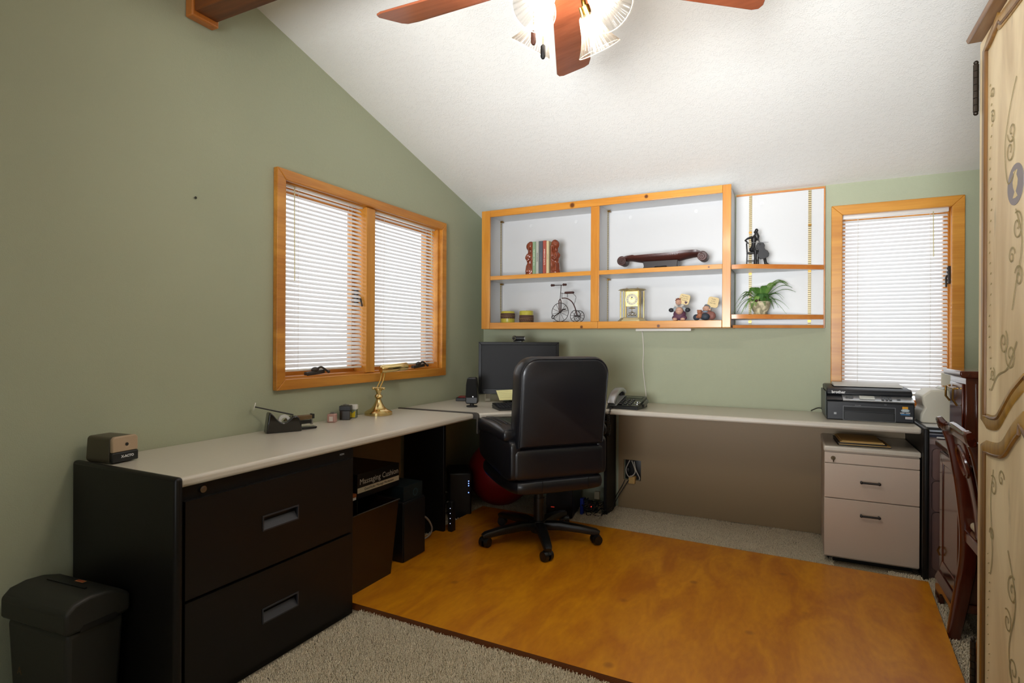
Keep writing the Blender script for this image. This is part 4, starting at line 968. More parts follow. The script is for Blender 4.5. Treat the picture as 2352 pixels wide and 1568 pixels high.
link('handlebar', B().cyl((0, 0, .16), (.008, 0, .262), .0026, n=8).cyl((-.058, .0, .262), (.04, 0, .259), .0026, n=8), IRON, t)
for x_ in (-.056, .038): link('grip', B().sph((x_-.010, 0, .262), .0095, 12).sph((x_+.004, 0, .2615), .0085, 12).cyl((x_-.01, 0, .262), (x_+.004, 0, .2615), .005), RUST, t)
link('frame', B().tube(spline([(.012, 0, .168), (.05, 0, .166), (.09, 0, .142), (.115, 0, .1), (.133, 0, .042)], 6), .006, 8, flat=(.008, .007)), RUST, t)
link('seat_spring', B().tube(spline([(.004, 0, .205), (.03, 0, .2), (.055, 0, .197), (.057, 0, .172)], 5), .0018, 6).tube(spline([(.1, 0, .196), (.122, 0, .175), (.118, 0, .15), (.108, 0, .12)], 5), .0015, 6).tube([(.012, 0, .168), (.014, 0, .203)], .0018, 6), IRON, t)
link('seat', B().box(.038, .105, -.014, .014, .197, .212, .006), RUST, t)
b = B(); b.cyl((-.034, -.014, .044), (.034, -.014, .088), .004, n=8).cyl((.026, -.024, .086), (.05, -.012, .09), .0045, n=8)
b.tube([(-.047+.011*math.cos(a), -.016, .037+.011*math.sin(a)) for a in [q*PI/8 for q in range(16)]], .003, 6, closed=True)
link('pedal_crank', b, IRON, t)
link('stand', B().box(-.045, .062, -.02, .02, 0, .006), RUST, t)

# carved bowl
t = thing('wooden_bowl', 'long dark carved wooden bowl with scrolled ends on the upper middle shelf', 'bowl', (1.437, -.205, SZ1), 0)
up_ = [(-.255, .085), (-.225, .094), (-.18, .097), (-.165, .092), (0, .094), (.1, .096), (.125, .104), (.22, .107), (.258, .09)]
lo_ = [(.262, .064), (.20, .064), (.15, .055), (.11, .046), (0, .043), (-.11, .045), (-.16, .054), (-.2, .062), (-.255, .064)]
b = B(); n_s = 34
def interp(P, x):
    P = sorted(P); 
    if x <= P[0][0]: return P[0][1]
    for (a, c), (e, f) in zip(P, P[1:]):
        if x <= e: return c+(f-c)*(x-a)/(e-a)
    return P[-1][1]
rings = []
for i in range(n_s+1):
    x_ = -.255+.51*i/n_s; zt, zb = interp(up_, x_), interp(lo_, x_); wd = .075*max(.42, (1-(x_/.275)**2))**.5; ring = []
    for j in range(20):
        a = PI*j/19; ring.append(b.b.verts.new((x_, -wd*math.cos(a), zt-(zt-zb)*math.sin(a)**.8)))
    for j in range(1, 12):
        a = PI-PI*j/12; ring.append(b.b.verts.new((x_, -wd*.88*math.cos(a), zt-(zt-zb)*.6*math.sin(a)*(1 if abs(x_) < .2 else .2))))
    rings.append(ring)
for A, C in zip(rings, rings[1:]):
    n = len(A)
    for i in range(n): b.b.faces.new((A[i], A[(i+1) % n], C[(i+1) % n], C[i]))
b.b.faces.new(rings[0]); b.b.faces.new(rings[-1])
DW = wood('dark carved wood', '#2c0f0a', '#4c1e14', 'x', .4, 18, coat=.05)
link('bowl', b, DW, t)
for s_, zc_ in ((-1, .064), (1, .066)):
    b = B().cyl((s_*.255, -.046, zc_), (s_*.255, .046, zc_), .0305, n=32)
    b.cyl((s_*.253, -.048, zc_-.003), (s_*.253, .048, zc_-.003), .018, n=24).cyl((s_*.251, -.0495, zc_-.003), (s_*.251, .0495, zc_-.003), .008, n=18)
    link('scroll', b, DW, t, bevel=.003)
b = B().prism([(-.115, 0), (-.05, 0), (-.035, .014), (.035, .014), (.05, 0), (.108, 0), (.104, .02), (.108, .052), (-.115, .052), (-.108, .02)], -.045, .045, 'xz')
link('foot', b, M('dark foot', '#241b1a', .35), t, bevel=.003)
b = B()
for i in range(7):
    x_ = -.07+i*.028; b.tube([(x_, -.073, .088), (x_+.012, -.0715, .076), (x_+.02, -.073, .086)], .0012, 5)
link('carved_pattern', b, M('carved line', '#5c2a1a', .4), t)

# anniversary clock
t = thing('anniversary_clock', 'gold anniversary clock with glass sides and round dial on the lower middle shelf', 'clock', (1.245, -.215, SZ0), math.radians(5))
GOLD = M('satin gold', '#c4ac6c', .3, 1); GOLDL = M('pale gold', '#cfc096', .35, .85)
def hexp(w, d, c): return [(-w, 0), (-w+c, -d), (w-c, -d), (w, 0), (w-c, d), (-w+c, d)]
def hexslab(name, w0, d0, c0, w1, d1, c1, z0, z1):
    b = B(); A = [b.b.verts.new((x, y, z0)) for x, y in hexp(w0, d0, c0)]; C = [b.b.verts.new((x, y, z1)) for x, y in hexp(w1, d1, c1)]
    for i in range(6): b.b.faces.new((A[i], A[(i+1) % 6], C[(i+1) % 6], C[i]))
    b.b.faces.new(A[::-1]); b.b.faces.new(C); return link(name, b, GOLDL, t, bevel=.0015)
hexslab('base', .096, .062, .035, .092, .058, .034, 0, .008); hexslab('base_step', .09, .056, .034, .074, .045, .027, .0082, .024)
hexslab('top', .07, .042, .025, .094, .058, .034, .2, .207); hexslab('roof', .094, .058, .034, .082, .05, .03, .2072, .214)
for (x_, y_) in hexp(.078, .046, .03): link('column', B().cyl((x_*.98, y_*.98, .024), (x_*.98, y_*.98, .2), .0038, n=10), GOLD, t)
gp = hexp(.074, .043, .029); b = B()
for i in (0, 2, 3, 5):
    a, c = gp[i], gp[(i+1) % 6]; b.quad((a[0], a[1], .026), (c[0], c[1], .026), (c[0], c[1], .198), (a[0], a[1], .198))
link('glass', b, clear('clock glass', .1), t, smooth=False)
link('inner_frame', B().box(-.046, -.040, .0, .006, .024, .2).box(.04, .046, .0, .006, .024, .2).box(-.046, .046, .006, .012, .1, .2), GOLD, t, bevel=.001)
link('dial', B().cyl((0, -.002, .145), (0, -.008, .145), .041, n=44), M('pale dial', '#cfc9b0', .5), t)
link('dial_ring', B().lathe([(.039, 0), (.043, 0), (.043, .004), (.039, .004), (.039, 0)], n=44, caps=False, mt=rotm(PI/2, 'X'), c=(0, -.008, .145)), GOLD, t)
link('dial_centre', B().cyl((0, -.008, .145), (0, -.0092, .145), .02, n=30), GOLD, t)
for i, nm in enumerate(['XII', 'I', 'II', 'III', 'IIII', 'V', 'VI', 'VII', 'VIII', 'IX', 'X', 'XI']):
    a = PI/2-i*PI/6; text('numeral', nm, .0095, T(.030*math.cos(a), -.0087, .145+.030*math.sin(a)) @ FY @ rotm(a-PI/2, 'Z'), BTXT, t, ext=.0001, sx=.7)
link('hands', B().tube([(0, -.0105, .145), (-.013, -.0105, .156)], .0014, 5).tube([(0, -.011, .145), (.016, -.011, .153)], .0012, 5).cyl((0, -.009, .158), (0, -.0098, .158), .006, n=16), M('blue black hands', '#1c2450', .3), t)
b = B().cyl((0, 0, .1), (0, 0, .05), .0015, n=8).cyl((0, 0, .085), (0, 0, .09), .022, .018)
link('pendulum_rod', b, GOLD, t)
for i in range(4):
    a = i*PI/2+.4; link('pendulum_ball', B().sph((.02*math.cos(a), .02*math.sin(a), .048), .0095, 14).cyl((.02*math.cos(a), .02*math.sin(a), .055), (0, 0, .066), .002, n=6), CHROME, t)
for x_ in (-.035, .035): link('handle_knob', B().tube([(x_-.006, 0, .214), (x_-.003, 0, .221), (x_+.003, 0, .221), (x_+.006, 0, .214)], .0015, 6), BRASSD, t)

# two resin figurines holding signs
def cm(c, r=.6): return M('resin '+c, c, r)
SKIN = cm('#c49a84'); 
def sign(t, x, y, z, tilt, txt, heart):
    mt = T(x, y, z) @ rotm(tilt, 'Y')
    P = arc(.018, .018, .014, 0, 90, 4)+arc(-.018, .018, .014, 90, 180, 4)+arc(-.018, -.018, .014, 180, 270, 4)+arc(.018, -.018, .014, 270, 360, 4)
    q = link('sign', B().prism(P, -.003, .003, 'xz', mt=mt), M('cream sign', '#d8c08c', .6), t, bevel=.001)
    for i, l in enumerate(txt): text('sign_lettering', l, .0105, mt @ T(-.001, -.0033, .019-i*.0125) @ FY, M('sign ink', '#4a3a2c', .6), q, ext=.0001)
    if heart: link('heart', B().prism([(0, -.012), (.009, -.001), (.006, .006), (0, .003), (-.006, .006), (-.009, -.001)], -.0045, -.0032, 'xz', mt=mt @ T(.014, 0, -.016)), cm('#4a2a3a'), q, smooth=False)
    link('sign_stick', B().cyl(mt @ Vector((0, 0, -.03)), mt @ Vector((0, .004, -.07)), .0012, n=6), IRON, q)
t = thing('figurine', 'seated resin figurine in purple with brown hair hugging a ball beneath a heart sign', 'figurine', (1.555, -.235, SZ0), .05, 'resin figurines with signs')
link('body', B().sph((0, 0, .04), .036, 18, (1.1, .9, 1.0)).sph((-.02, -.015, .018), .02, 14, (1.3, 1, .9)).sph((.022, -.015, .018), .02, 14, (1.3, 1, .9)), cm('#5a3448'), t, remesh=.003)
link('shirt', B().sph((0, 0, .078), .03, 16, (1.25, .85, .75)).sph((-.034, -.004, .07), .014, 12).sph((.034, -.004, .07), .014, 12), cm('#98a0a4'), t, remesh=.003)
for s_ in (-1, 1):
    link('glove', B().sph((s_*.05, -.012, .068), .015, 14, (1.1, .9, .9)), cm('#23262c'), t)
    link('shoe', B().sph((s_*.024, -.04, .009), .013, 12, (1.2, 1.1, .7)), SKIN, t)
    link('collar', B().tube([(s_*.024, -.018, .098), (s_*.012, -.03, .088)], .007, 8), cm('#d6cfc4'), t)
link('ball', B().sph((.002, -.034, .062), .0235, 18), SKIN, t)
link('ball_seam', B().tube([(-.014+.03*j/8, -.0565-.001*math.sin(PI*j/8), .063) for j in range(9)], .0008, 5), cm('#6a4436'), t)
hd = link('head', B().sph((-.006, -.004, .118), .0195, 18, (1, .95, .95)).sph((-.006, -.024, .114), .005, 10), SKIN, t)
for s_ in (-1, 1): link('eye', B().sph((-.006+s_*.007, -.0215, .119), .0014, 8), BLKP, hd)
b = B()
for i in range(26):
    a = random.random()*2*PI; e = random.uniform(.1, 1.2); d = Vector((math.cos(a)*math.cos(e), abs(math.sin(a))*math.cos(e) if e < .6 else math.sin(a)*math.cos(e), math.sin(e))); p = Vector((-.006, -.002, .12))+d*.017
    b.tube([p, p+d*.008+Vector((random.uniform(-.004, .004), 0, .003))], [.005, .0015], 6)
link('hair', b, cm('#7a4028'), hd)
sign(t, .03, -.006, .135, math.radians(14), ['The heart', 'has its own', 'memory'], True)
t = thing('figurine', 'reclining resin figurine with grey curly hair holding a cream sign, right of the other one', 'figurine', (1.705, -.235, SZ0), 0, 'resin figurines with signs')
link('body', B().sph((.01, 0, .034), .034, 18, (1.35, .9, .95)).sph((.044, 0, .03), .024, 14, (1, .9, 1.1)), cm('#8a5a50'), t, remesh=.003)
link('overalls', B().sph((.008, -.024, .024), .024, 16, (1.2, .9, .95)).sph((-.044, -.018, .02), .02, 14, (1.1, 1, 1)), cm('#2e3640'), t, remesh=.003)
link('teddy', B().sph((-.024, -.03, .03), .017, 14, (1, 1, 1.1)).sph((-.026, -.026, .052), .014, 12).sph((-.036, -.026, .062), .005, 8).sph((-.016, -.026, .062), .005, 8).sph((-.038, -.034, .022), .008, 8), cm('#9c6244'), t)
hd = link('head', B().sph((.012, -.012, .074), .0195, 18, (1.1, .95, .9)).sph((.008, -.032, .07), .005, 10).sph((.034, -.02, .066), .007, 10), SKIN, t)
for s_ in (-1, 1): link('eye', B().sph((.010+s_*.007, -.0295, .076), .0014, 8), BLKP, hd)
b = B()
for i in range(30):
    a = random.random()*2*PI; e = random.uniform(.1, 1.4); d = Vector((math.cos(a)*math.cos(e)*1.15, abs(math.sin(a))*math.cos(e)-.2, math.sin(e))); b.ico(Vector((.012, -.008, .077))+d*.0185, .006, 1)
link('hair', b, cm('#6a7076'), hd)
link('scarf', B().sph((.008, -.026, .054), .014, 12, (1.2, .8, .5)), cm('#7f8c98'), t)
sign(t, .052, -.004, .112, math.radians(12), ['Today', 'is the', 'best day'], False)

# cellist sculpture
t = thing('cellist_sculpture', 'dark bronze seated cellist sculpture on the upper open shelf', 'sculpture', (1.995, -.17, SZ1-.002), math.radians(6))
BRZ = M('dark bronze', '#2b2a2b', .45, .5, bump=(150, .3, .001))
z0 = 0
b = B()
for x_, y_ in ((-.05, -.02), (-.05, .03), (.012, -.02), (.012, .03)): b.cyl((x_*1.05, y_*1.05, 0), (x_, y_, .075), .0028, n=8)
b.box(-.054, .018, -.024, .034, .074, .081, .002); b.cyl((-.05, -.02, .08), (-.054, -.02, .14), .0028, n=8).cyl((-.05, .03, .08), (-.054, .03, .14), .0028, n=8)
for z_ in (.1, .118, .138): b.cyl((-.052, -.022, z_), (-.052, .032, z_), .0025, n=8)
b.cyl((-.05, -.02, .03), (.012, -.02, .03), .002, n=6).cyl((-.05, .03, .03), (.012, .03, .03), .002, n=6)
link('chair', b, BRZ, t)
b = B()
b.sph((-.018, 0, .098), .02, 14, (1.1, .9, .9)); b.tube([(-.018, 0, .09), (-.014, 0, .13), (-.012, 0, .165), (-.008, 0, .183)], [.017, .012, .018, .008], 12)
b.tube([(-.008, 0, .18), (-.002, 0, .2)], .006, 8); b.sph((.002, 0, .212), .0115, 14, (.95, .9, 1.15)); b.sph((-.008, .004, .204), .007, 8)
b.tube([(-.022, -.014, .172), (-.05, -.02, .162), (-.062, -.024, .152), (-.048, -.036, .134)], [.009, .0065, .006, .005], 10); b.sph((-.046, -.038, .132), .006, 8)
b.tube([(-.004, .014, .172), (.012, .0, .155), (.014, -.014, .178), (.006, -.018, .192)], [.009, .006, .005, .004], 10); b.sph((.006, -.02, .195), .005, 8)
b.tube([(-.016, -.014, .092), (-.004, -.022, .088), (-.004, -.022, .045), (-.004, -.022, .004)], [.012, .0105, .009, .011], 10)
b.tube([(-.012, .014, .092), (.045, .022, .078), (.05, .018, .04), (.055, .016, .012), (.074, .012, .004)], [.012, .009, .009, .01, .004], 10)
link('musician', b, BRZ, t, remesh=.0028)
mt = T(.03, -.034, .088) @ rotm(math.radians(-17), 'Y')
P = [(0, -.055), (.024, -.05), (.032, -.034), (.029, -.016), (.019, -.004), (.018, .008), (.024, .02), (.022, .036), (.01, .047), (0, .049)]
P = P+[(-x_, z_) for x_, z_ in P[::-1][1:-1]]
ce = link('cello', B().prism(P, -.008, .008, 'xz', mt=mt).box(-.003, .003, -.011, -.006, .03, .108, mt=mt).sph(mt @ Vector((0, -.008, .113)), .006, 10).cyl(mt @ Vector((0, 0, -.055)), mt @ Vector((0, 0, -.078)), .0015), BRZ, t, bevel=.002)
link('bow', B().cyl((-.056, -.046, .134), (.066, -.05, .130), .0012, n=6), M('steel bow', '#7d7d7d', .4, .7), t)
b = B()
for s_ in (-1, 1): b.cyl(mt @ Vector((s_*.012, -.007, .104)), mt @ Vector((s_*.002, -.007, .104)), .002, n=6)
link('tuning_pegs', b, BRZ, ce)

# potted fern
t = thing('potted_fern', 'green fern in a weathered stone pot on the lower open shelf', 'potted plant', (2.02, -.165, 1.3325), .3)
k = NT('weathered stone'); n = k.add('ShaderNodeTexNoise'); n.inputs['Scale'].default_value = 22; n.inputs['Distortion'].default_value = 1.2
r_ = k.add('ShaderNodeValToRGB'); r_.color_ramp.elements[0].color = lin('#8e8468'); r_.color_ramp.elements[1].color = lin('#d8ccac'); r_.color_ramp.elements[0].position = .4; r_.color_ramp.elements[1].position = .6
k.link(k.tc.outputs['Object'], n.inputs['Vector']); k.link(n.outputs[0], r_.inputs[0]); k.link(r_.outputs[0], k.b.inputs['Base Color']); k.b.inputs['Roughness'].default_value = .8
link('pot', B().lathe([(0, 0), (.034, 0), (.036, .008), (.032, .012), (.042, .03), (.05, .055), (.054, .072), (.055, .08), (.05, .08), (.047, .07), (0, .066)], n=36, sc=(1.1, .8)), k.m, t)
link('moss', B().sph((0, 0, .074), .044, 16, (1.1, .85, .3)), M('dark moss', '#3d2a20', .9, bump=(120, .8, .004)), t)
link('flower', B().sph((.03, -.03, .105), .009, 10).sph((-.03, -.034, .082), .01, 10).sph((-.02, -.036, .085), .008, 10), M('dark maroon bloom', '#3a141c', .6), t)
LEAF = [thin('fern green %d' % i, c_, tl=.3, gl=.04) for i, c_ in enumerate(['#5c8a3c', '#7aa850', '#4a7838', '#94ba62'])]
def frond(ang, ln, h, droop, mat):
    b = B(); N = 28; d = Vector((math.cos(ang), math.sin(ang)*.62, 0)); s = Vector((-d.y, d.x, 0)).normalized(); P = []
    for i in range(N+1):
        u = i/N; P.append(Vector((0, 0, .078))+d*(.012+ln*u)+Vector((0, 0, h*math.sin(min(u*1.25, 1.4)*PI/2*1.1)-droop*u*u)))
    for p in P:
        p.y = min(p.y, .095); p.z = max(p.z, .006)
    b.tube(P, .0008, 4)
    for i in range(2, N):
        u = i/N; w = .024*(math.sin(PI*min(1, .2+u*.78)))**.8; tn = (P[i+1]-P[i-1]).normalized(); st = (P[1]-P[0]).length*.36
        for sg in (-1, 1):
            o_ = s*sg; tip = P[i]+o_*w+tn*w*.3-Vector((0, 0, w*.2)); mid = P[i]+o_*w*.5+tn*(st*.8+w*.12)
            b.b.faces.new([b.b.verts.new(q) for q in (P[i]-tn*st*.6, P[i]+o_*w*.5-tn*st*.5+Vector((0, 0, .001)), tip, mid, P[i]+tn*st*.6)])
    return link('frond', b, mat, t, smooth=False)
rg = random.Random(5)
spec = [(20, .14, .12, .0), (32, .16, .13, .0), (8, .18, .08, .01), (42, .14, .13, -.01), (14, .17, .10, .0), (-10, .16, .04, .08), (-22, .15, .03, .11), (55, .13, .12, .0), (80, .07, .11, .02), (105, .08, .10, .03), (130, .11, .11, .04), (140, .10, .10, .05), (172, .12, .09, .06), (190, .13, .08, .09), (-2, .13, .07, .04), (300, .07, .05, .07), (320, .10, .05, .09), (225, .09, .06, .10),
        (150, .13, .09, .06), (165, .14, .08, .10), (182, .15, .05, .11), (200, .13, .05, .13), (215, .11, .04, .12), (240, .08, .05, .12), (262, .07, .06, .08), (285, .08, .07, .06), (305, .09, .07, .06), (330, .12, .06, .09), (345, .13, .07, .05), (120, .05, .09, .0), (60, .06, .09, .0), (275, .05, .06, .03)]
for a, l_, h_, dr in spec: frond(math.radians(a+rg.uniform(-5, 5))-.3, l_*rg.uniform(.92, 1.05), h_, dr, rg.choice(LEAF))

# ================================================================== UNDER THE DESKS
t = thing('waste_bin', 'open black waste bin beside the black filing cabinet', 'waste bin', (.35, -1.865, .030), 0)
b = B()
def ringbox(b, w0, d0, w1, d1, z0, z1, th):
    A = [Vector((sx*w0, sy*d0, z0)) for sx, sy in ((-1, -1), (1, -1), (1, 1), (-1, 1))]; C = [Vector((sx*w1, sy*d1, z1)) for sx, sy in ((-1, -1), (1, -1), (1, 1), (-1, 1))]
    Ci = [Vector((sx*(w1-th), sy*(d1-th), z1)) for sx, sy in ((-1, -1), (1, -1), (1, 1), (-1, 1))]; Ai = [Vector((sx*(w0-th), sy*(d0-th), z0+th)) for sx, sy in ((-1, -1), (1, -1), (1, 1), (-1, 1))]
    V = [[b.b.verts.new(p) for p in L] for L in (A, C, Ci, Ai)]
    for L0, L1 in zip(V, V[1:]):
        for i in range(4): b.b.faces.new((L0[i], L0[(i+1) % 4], L1[(i+1) % 4], L1[i]))
    b.b.faces.new(V[0][::-1]); b.b.faces.new(V[3]); return b
BIN = M('dark brown plastic', '#1a100d', .25)
link('bin', ringbox(b, .105, .15, .132, .175, 0, .36, .004), BIN, t, bevel=.002)
link('rim', B().tube([(sx*.134, sy*.177, .36) for sx, sy in ((-1, -1), (1, -1), (1, 1), (-1, 1))], .004, 8, closed=True), BLKG, t)
t = tag(link('carton', B().box(.032, .20, -2.03, -1.40, .002, .415), M('dark carton', '#14110f', .6)), 'tall dark carton standing behind the waste bin against the wall panel', 'carton')
t = thing('cushion_box', 'black retail box of a massaging cushion with white lettering, below the left desk', 'box', (.035, -1.86, .4155))
link('box', B().box(.0, .335, .0, .315, 0, .115), M('printed black box', '#0b0a0b', .35), t, bevel=.001)
link('printed_band', B().box(.3352, .3362, .0, .313, .026, .05), M('cream print', '#b8ad92', .5), t, smooth=False)
text('lettering', 'Massaging Cushion', .0385, T(.3358, .308, .076) @ FX, M('pale lettering', '#b9b5ad', .5), t, ext=.0003, align='RIGHT')
text('lettering', 'Quad-Roller Massage Mechanism', .0165, T(.3366, .158, .038) @ FX, BTXT, t, ext=.0002)
t = thing('magazine_stack', 'stack of magazines with an orange cover on the dark carton', 'magazines', (.21, -1.952, .4155), .03)
link('magazines', B().box(-.15, .16, -.085, .082, 0, .012), M('white page edges', '#c9c2b6', .6), t, smooth=False)
link('cover', B().box(-.15, .162, -.086, .083, .0125, .028), M('orange magazine', '#8c4a22', .35), t, bevel=.001)
link('upper_magazine', B().box(-.16, .14, -.084, .08, .0285, .05), M('grey magazine', '#5a5250', .4), t, bevel=.001)
t = thing('computer_case', 'matt black box-shaped case standing on the board beside the waste bin', 'computer case', (.315, -1.49, .030))
link('case', B().box(-.11, .112, -.095, .092, 0, .305), BLKP, t, bevel=.003)
link('front_bezel', B().box(.1125, .118, -.092, .09, .004, .30), M('blue black bezel', '#0d0f13', .4), t, bevel=.002)
t = thing('small_carton', 'dark teal carton on top of the black case', 'carton', (.325, -1.485, .3355))
link('box', B().box(-.1, .09, -.08, .085, 0, .075), M('dark teal card', '#0e1c20', .5), t, bevel=.001)
link('print_mark', B().lathe([(.016, 0), (.02, 0), (.02, .001), (.016, .001), (.016, 0)], n=24, caps=False, mt=T(.0903, .02, .03) @ FX), M('teal print', '#2c464c', .5), t)
cable('wire', [(.30, -1.385, .12), (.315, -1.33, .175), (.33, -1.25, .16), (.34, -1.20, .09), (.33, -1.215, .045), (.32, -1.30, .035), (.31, -1.36, .04)], .0055, M('pale wire', '#8f8a84', .5), 'pale grey wire looping up from the floor beside the black case')
cable('wire', [(.08, -.72, .14), (.14, -.73, .155), (.19, -.76, .13), (.17, -.78, .105)], .0045, M('pale wire b', '#8f8a84', .5), 'pale wire arching in front of the tower with blue lights')
t = thing('battery_backup', 'black tower with four blue lights beside the red exercise ball', 'battery backup', (.19, -.66, .001), math.radians(35))
link('case', B().box(-.075, .075, -.11, .16, 0, .30), M('black tower plastic', '#0a0a0c', .45), t, bevel=.012)
LED = M('blue light', '#5a7cff', .4, emit=6)
for z_ in (.245, .23, .215, .17): link('indicator_light', B().sph((.055, -.1105, z_), .0032, 8), LED, t)
t = thing('power_strip', 'black power strip with tiny lights hanging on the dark leg panel', 'power strip', (.38, -1.05, .03))
link('housing', B().box(-.014, .014, -.02, .02, 0, .18), BLKP, t, bevel=.003)
for z_ in (.05, .08, .11, .14): link('indicator_light', B().sph((.002, -.0205, z_), .0018, 6), M('white led', '#cfd4ff', .4, emit=2), t)
t = tag(link('exercise_ball', B().sph((.33, -.335, .232), .23, 40), RED), 'large red exercise ball in the corner under the desk', 'ball')
t = thing('desktop_computer', 'black computer tower with a round silver logo behind the office chair', 'computer', (.81, -.33, .001), math.radians(10))
link('case', B().box(-.085, .085, -.12, .24, 0, .37), BLKP, t, bevel=.003)
link('front_bezel', B().box(-.087, .087, -.132, -.1205, .002, .368), M('brown black bezel', '#140c0a', .3), t, bevel=.003)
link('logo_disc', B().cyl((.02, -.1325, .215), (.02, -.1345, .215), .0115, n=28), SILV, t)
text('logo', 'hp', .013, T(.02, -.1352, .216) @ FY @ Matrix.Shear('XZ', 4, (0, 0)), BTXT, t, ext=.0002)
link('power_light', B().box(-.055, -.032, -.1335, -.1325, .075, .08), M('orange red light', '#a02818', .4, emit=.6), t)
link('card_slots', B().box(.0, .06, -.1335, -.1325, .30, .306), STEEL, t)
# cable clutter beside the leg panel
t = thing('cable_tangle', 'tangle of black cables on the carpet beside the computer tower', 'cables', (.99, -.27, .005))
b = B(); rg = random.Random(11)
for i in range(16):
    c = Vector((rg.uniform(-.035, .05), rg.uniform(-.05, .07), rg.uniform(.01, .08))); r1 = rg.uniform(.02, .045); P = []
    tl_ = rotm(rg.uniform(-1, 1), 'X') @ rotm(rg.uniform(-1, 1), 'Y')
    for j in range(14):
        a = j*2*PI/14; p = c+tl_ @ Vector((r1*math.cos(a), r1*math.sin(a), .01*math.sin(2*a))); p.z = max(p.z, .004); P.append(p)
    b.tube(P, .0032, 6, closed=True)
link('cables', b, CABLE, t)['kind'] = 'stuff'
for (x_, y_, z_, w_, h_, c_, nm, e) in ((.03, .03, .10, .035, .05, '#8d8770', 'plug_adapter', 0), (.0, -.0, .03, .05, .04, '#131313', 'plug_adapter', 0), (-.055, -.03, .0, .022, .11, '#12309a', 'blue_box', 0)):
    q = link(nm, B().box(x_-w_/2, x_+w_/2, y_-.015, y_+.015, z_, z_+h_), M('clutter '+c_, c_, .5), t, bevel=.003)
link('red_light', B().sph((.005, -.0165, .055), .0035, 8), M('red light', '#ff3020', .4, emit=3), t)

# ================================================================== SHREDDER
t = thing('paper_shredder', 'grey paper shredder with bin standing left of the black filing cabinet', 'shredder', (.228, -2.99, 0.0), math.radians(5)); t.scale = (1.12, .93, 1.08)
SH = M('shredder grey', '#262622', .5)
b = B()
A = [(-.13, -.09), (.13, -.09), (.13, .09), (-.13, .09)]
V0 = [b.b.verts.new((x*.86, y*.88, .004)) for x, y in A]; V1 = [b.b.verts.new((x*.98, y*.98, .30)) for x, y in A]
for i in range(4): b.b.faces.new((V0[i], V0[(i+1) % 4], V1[(i+1) % 4], V1[i]))
b.b.faces.new(V0[::-1]); b.b.faces.new(V1); link('bin', b, SH, t, bevel=.015)
hp = [(-.095, .30), (.095, .30), (.1, .31), (.1, .352), (.07, .372), (.02, .385), (-.03, .388), (-.075, .38), (-.1, .36), (-.1, .31)]
hd = link('shredder_head', B().prism(hp, -.138, .138, 'yz'), SH, t, bevel=.01)
link('feed_slot', B().box(-.08, .08, -.004, .004, .3865, .3895), BLKP, hd)
link('warning_label', B().box(.0, .032, .025, .038, .3862, .3872), M('orange warning label', '#b5784a', .5), hd, smooth=False)
link('label_print', B().box(.003, .029, .029, .034, .3873, .3876), M('red label print', '#a03c20', .5), hd, smooth=False)
link('handle_recess', B().prism([(-.06, .300), (.06, .300), (.05, .316), (-.05, .316)], .1372, .1385, 'yz'), BLKP, hd, smooth=False)
text('brand_mark', 'A', .03, T(-.06, -.094, .17) @ FY, M('dull tan mark', '#5a4630', .6), t)

# ================================================================== RIGHT SIDE: SECRETARY, CHAIR, ARMOIRE
t = thing('secretary_desk', 'dark mahogany secretary desk with small upright cabinet beyond the dark wood chair', 'desk', (2.8, -.756, 0))
# local x into the wall, local y towards the window (negative = towards camera)
link('top_board', B().box(-.012, .55, -1.2, .012, .70, .722), MAHOY, t, bevel=.004)
pd = link('pedestal', B().box(.012, .54, -.36, 0, .10, .70), MAHO, t, bevel=.002)
b = B(); frame_boards(b, -.34, -.02, .15, .68, .05, .0, .0115, 'yz'); link('door_frame', b, MAHO, pd, bevel=.003)
link('door_panel', B().box(.004, .0112, -.29, -.07, .2, .63, .0), MAHOY, pd, bevel=.003)
link('door_ring', B().tube([(-.004, -.055, .26), (-.012, -.055, .24), (-.004, -.055, .22)], .004, 6), BRASSD, pd)
link('base_moulding', B().prism([(-.014, .10), (.0, .135), (.53, .135), (.53, .10)], -.37, .008, 'xz'), MAHOY, t, bevel=.003)
b = B()
P = [(-.37, .0), (-.31, .0), (-.30, .035), (-.27, .06), (-.24, .072), (-.13, .072), (-.09, .06), (-.065, .035), (-.06, .0), (.008, .0), (.008, .0995), (-.37, .0995)]
b.prism(P, -.01, .012, 'yz'); link('bracket_foot', b, MAHOY, t, bevel=.002)
link('far_leg', B().box(.02, .52, -1.19, -1.14, 0, .70), MAHO, t, bevel=.003)
tw = link('upper_cabinet', B().box(.01, .40, -.412, -.158, .7225, 1.03), MAHO, t, bevel=.002)
link('cornice', B().prism([(-.012, 1.042), (-.006, 1.031), (.0, 1.0305), (.41, 1.0305), (.41, 1.058), (-.012, 1.058)], -.43, -.14, 'xz'), MAHOY, t, bevel=.004)
link('door_panel', B().box(.003, .0095, -.385, -.185, .75, 1.005), MAHO, tw, bevel=.004)
link('side_panel', B().box(.04, .37, -.418, -.4125, .74, 1.01), MAHO, tw, bevel=.002)
link('pull_ring', B().tube([(.0, -.215, .99), (-.016, -.215, .985), (-.018, -.222, .945), (-.004, -.225, .925)], .004, 8).tube([(.0, -.34, .985), (-.016, -.34, .98), (-.018, -.34, .94), (-.004, -.345, .915)], .004, 8).tube([(-.012, -.215, .988), (-.014, -.28, .982), (-.012, -.34, .984)], .0035, 8), BRASSD, tw)
b = B()
for i in range(13): b.sph((.075, -.424, .78+i*.0175), .008, 10, (1, .8, 1.0))
link('beaded_column', b, BRASSD, tw)

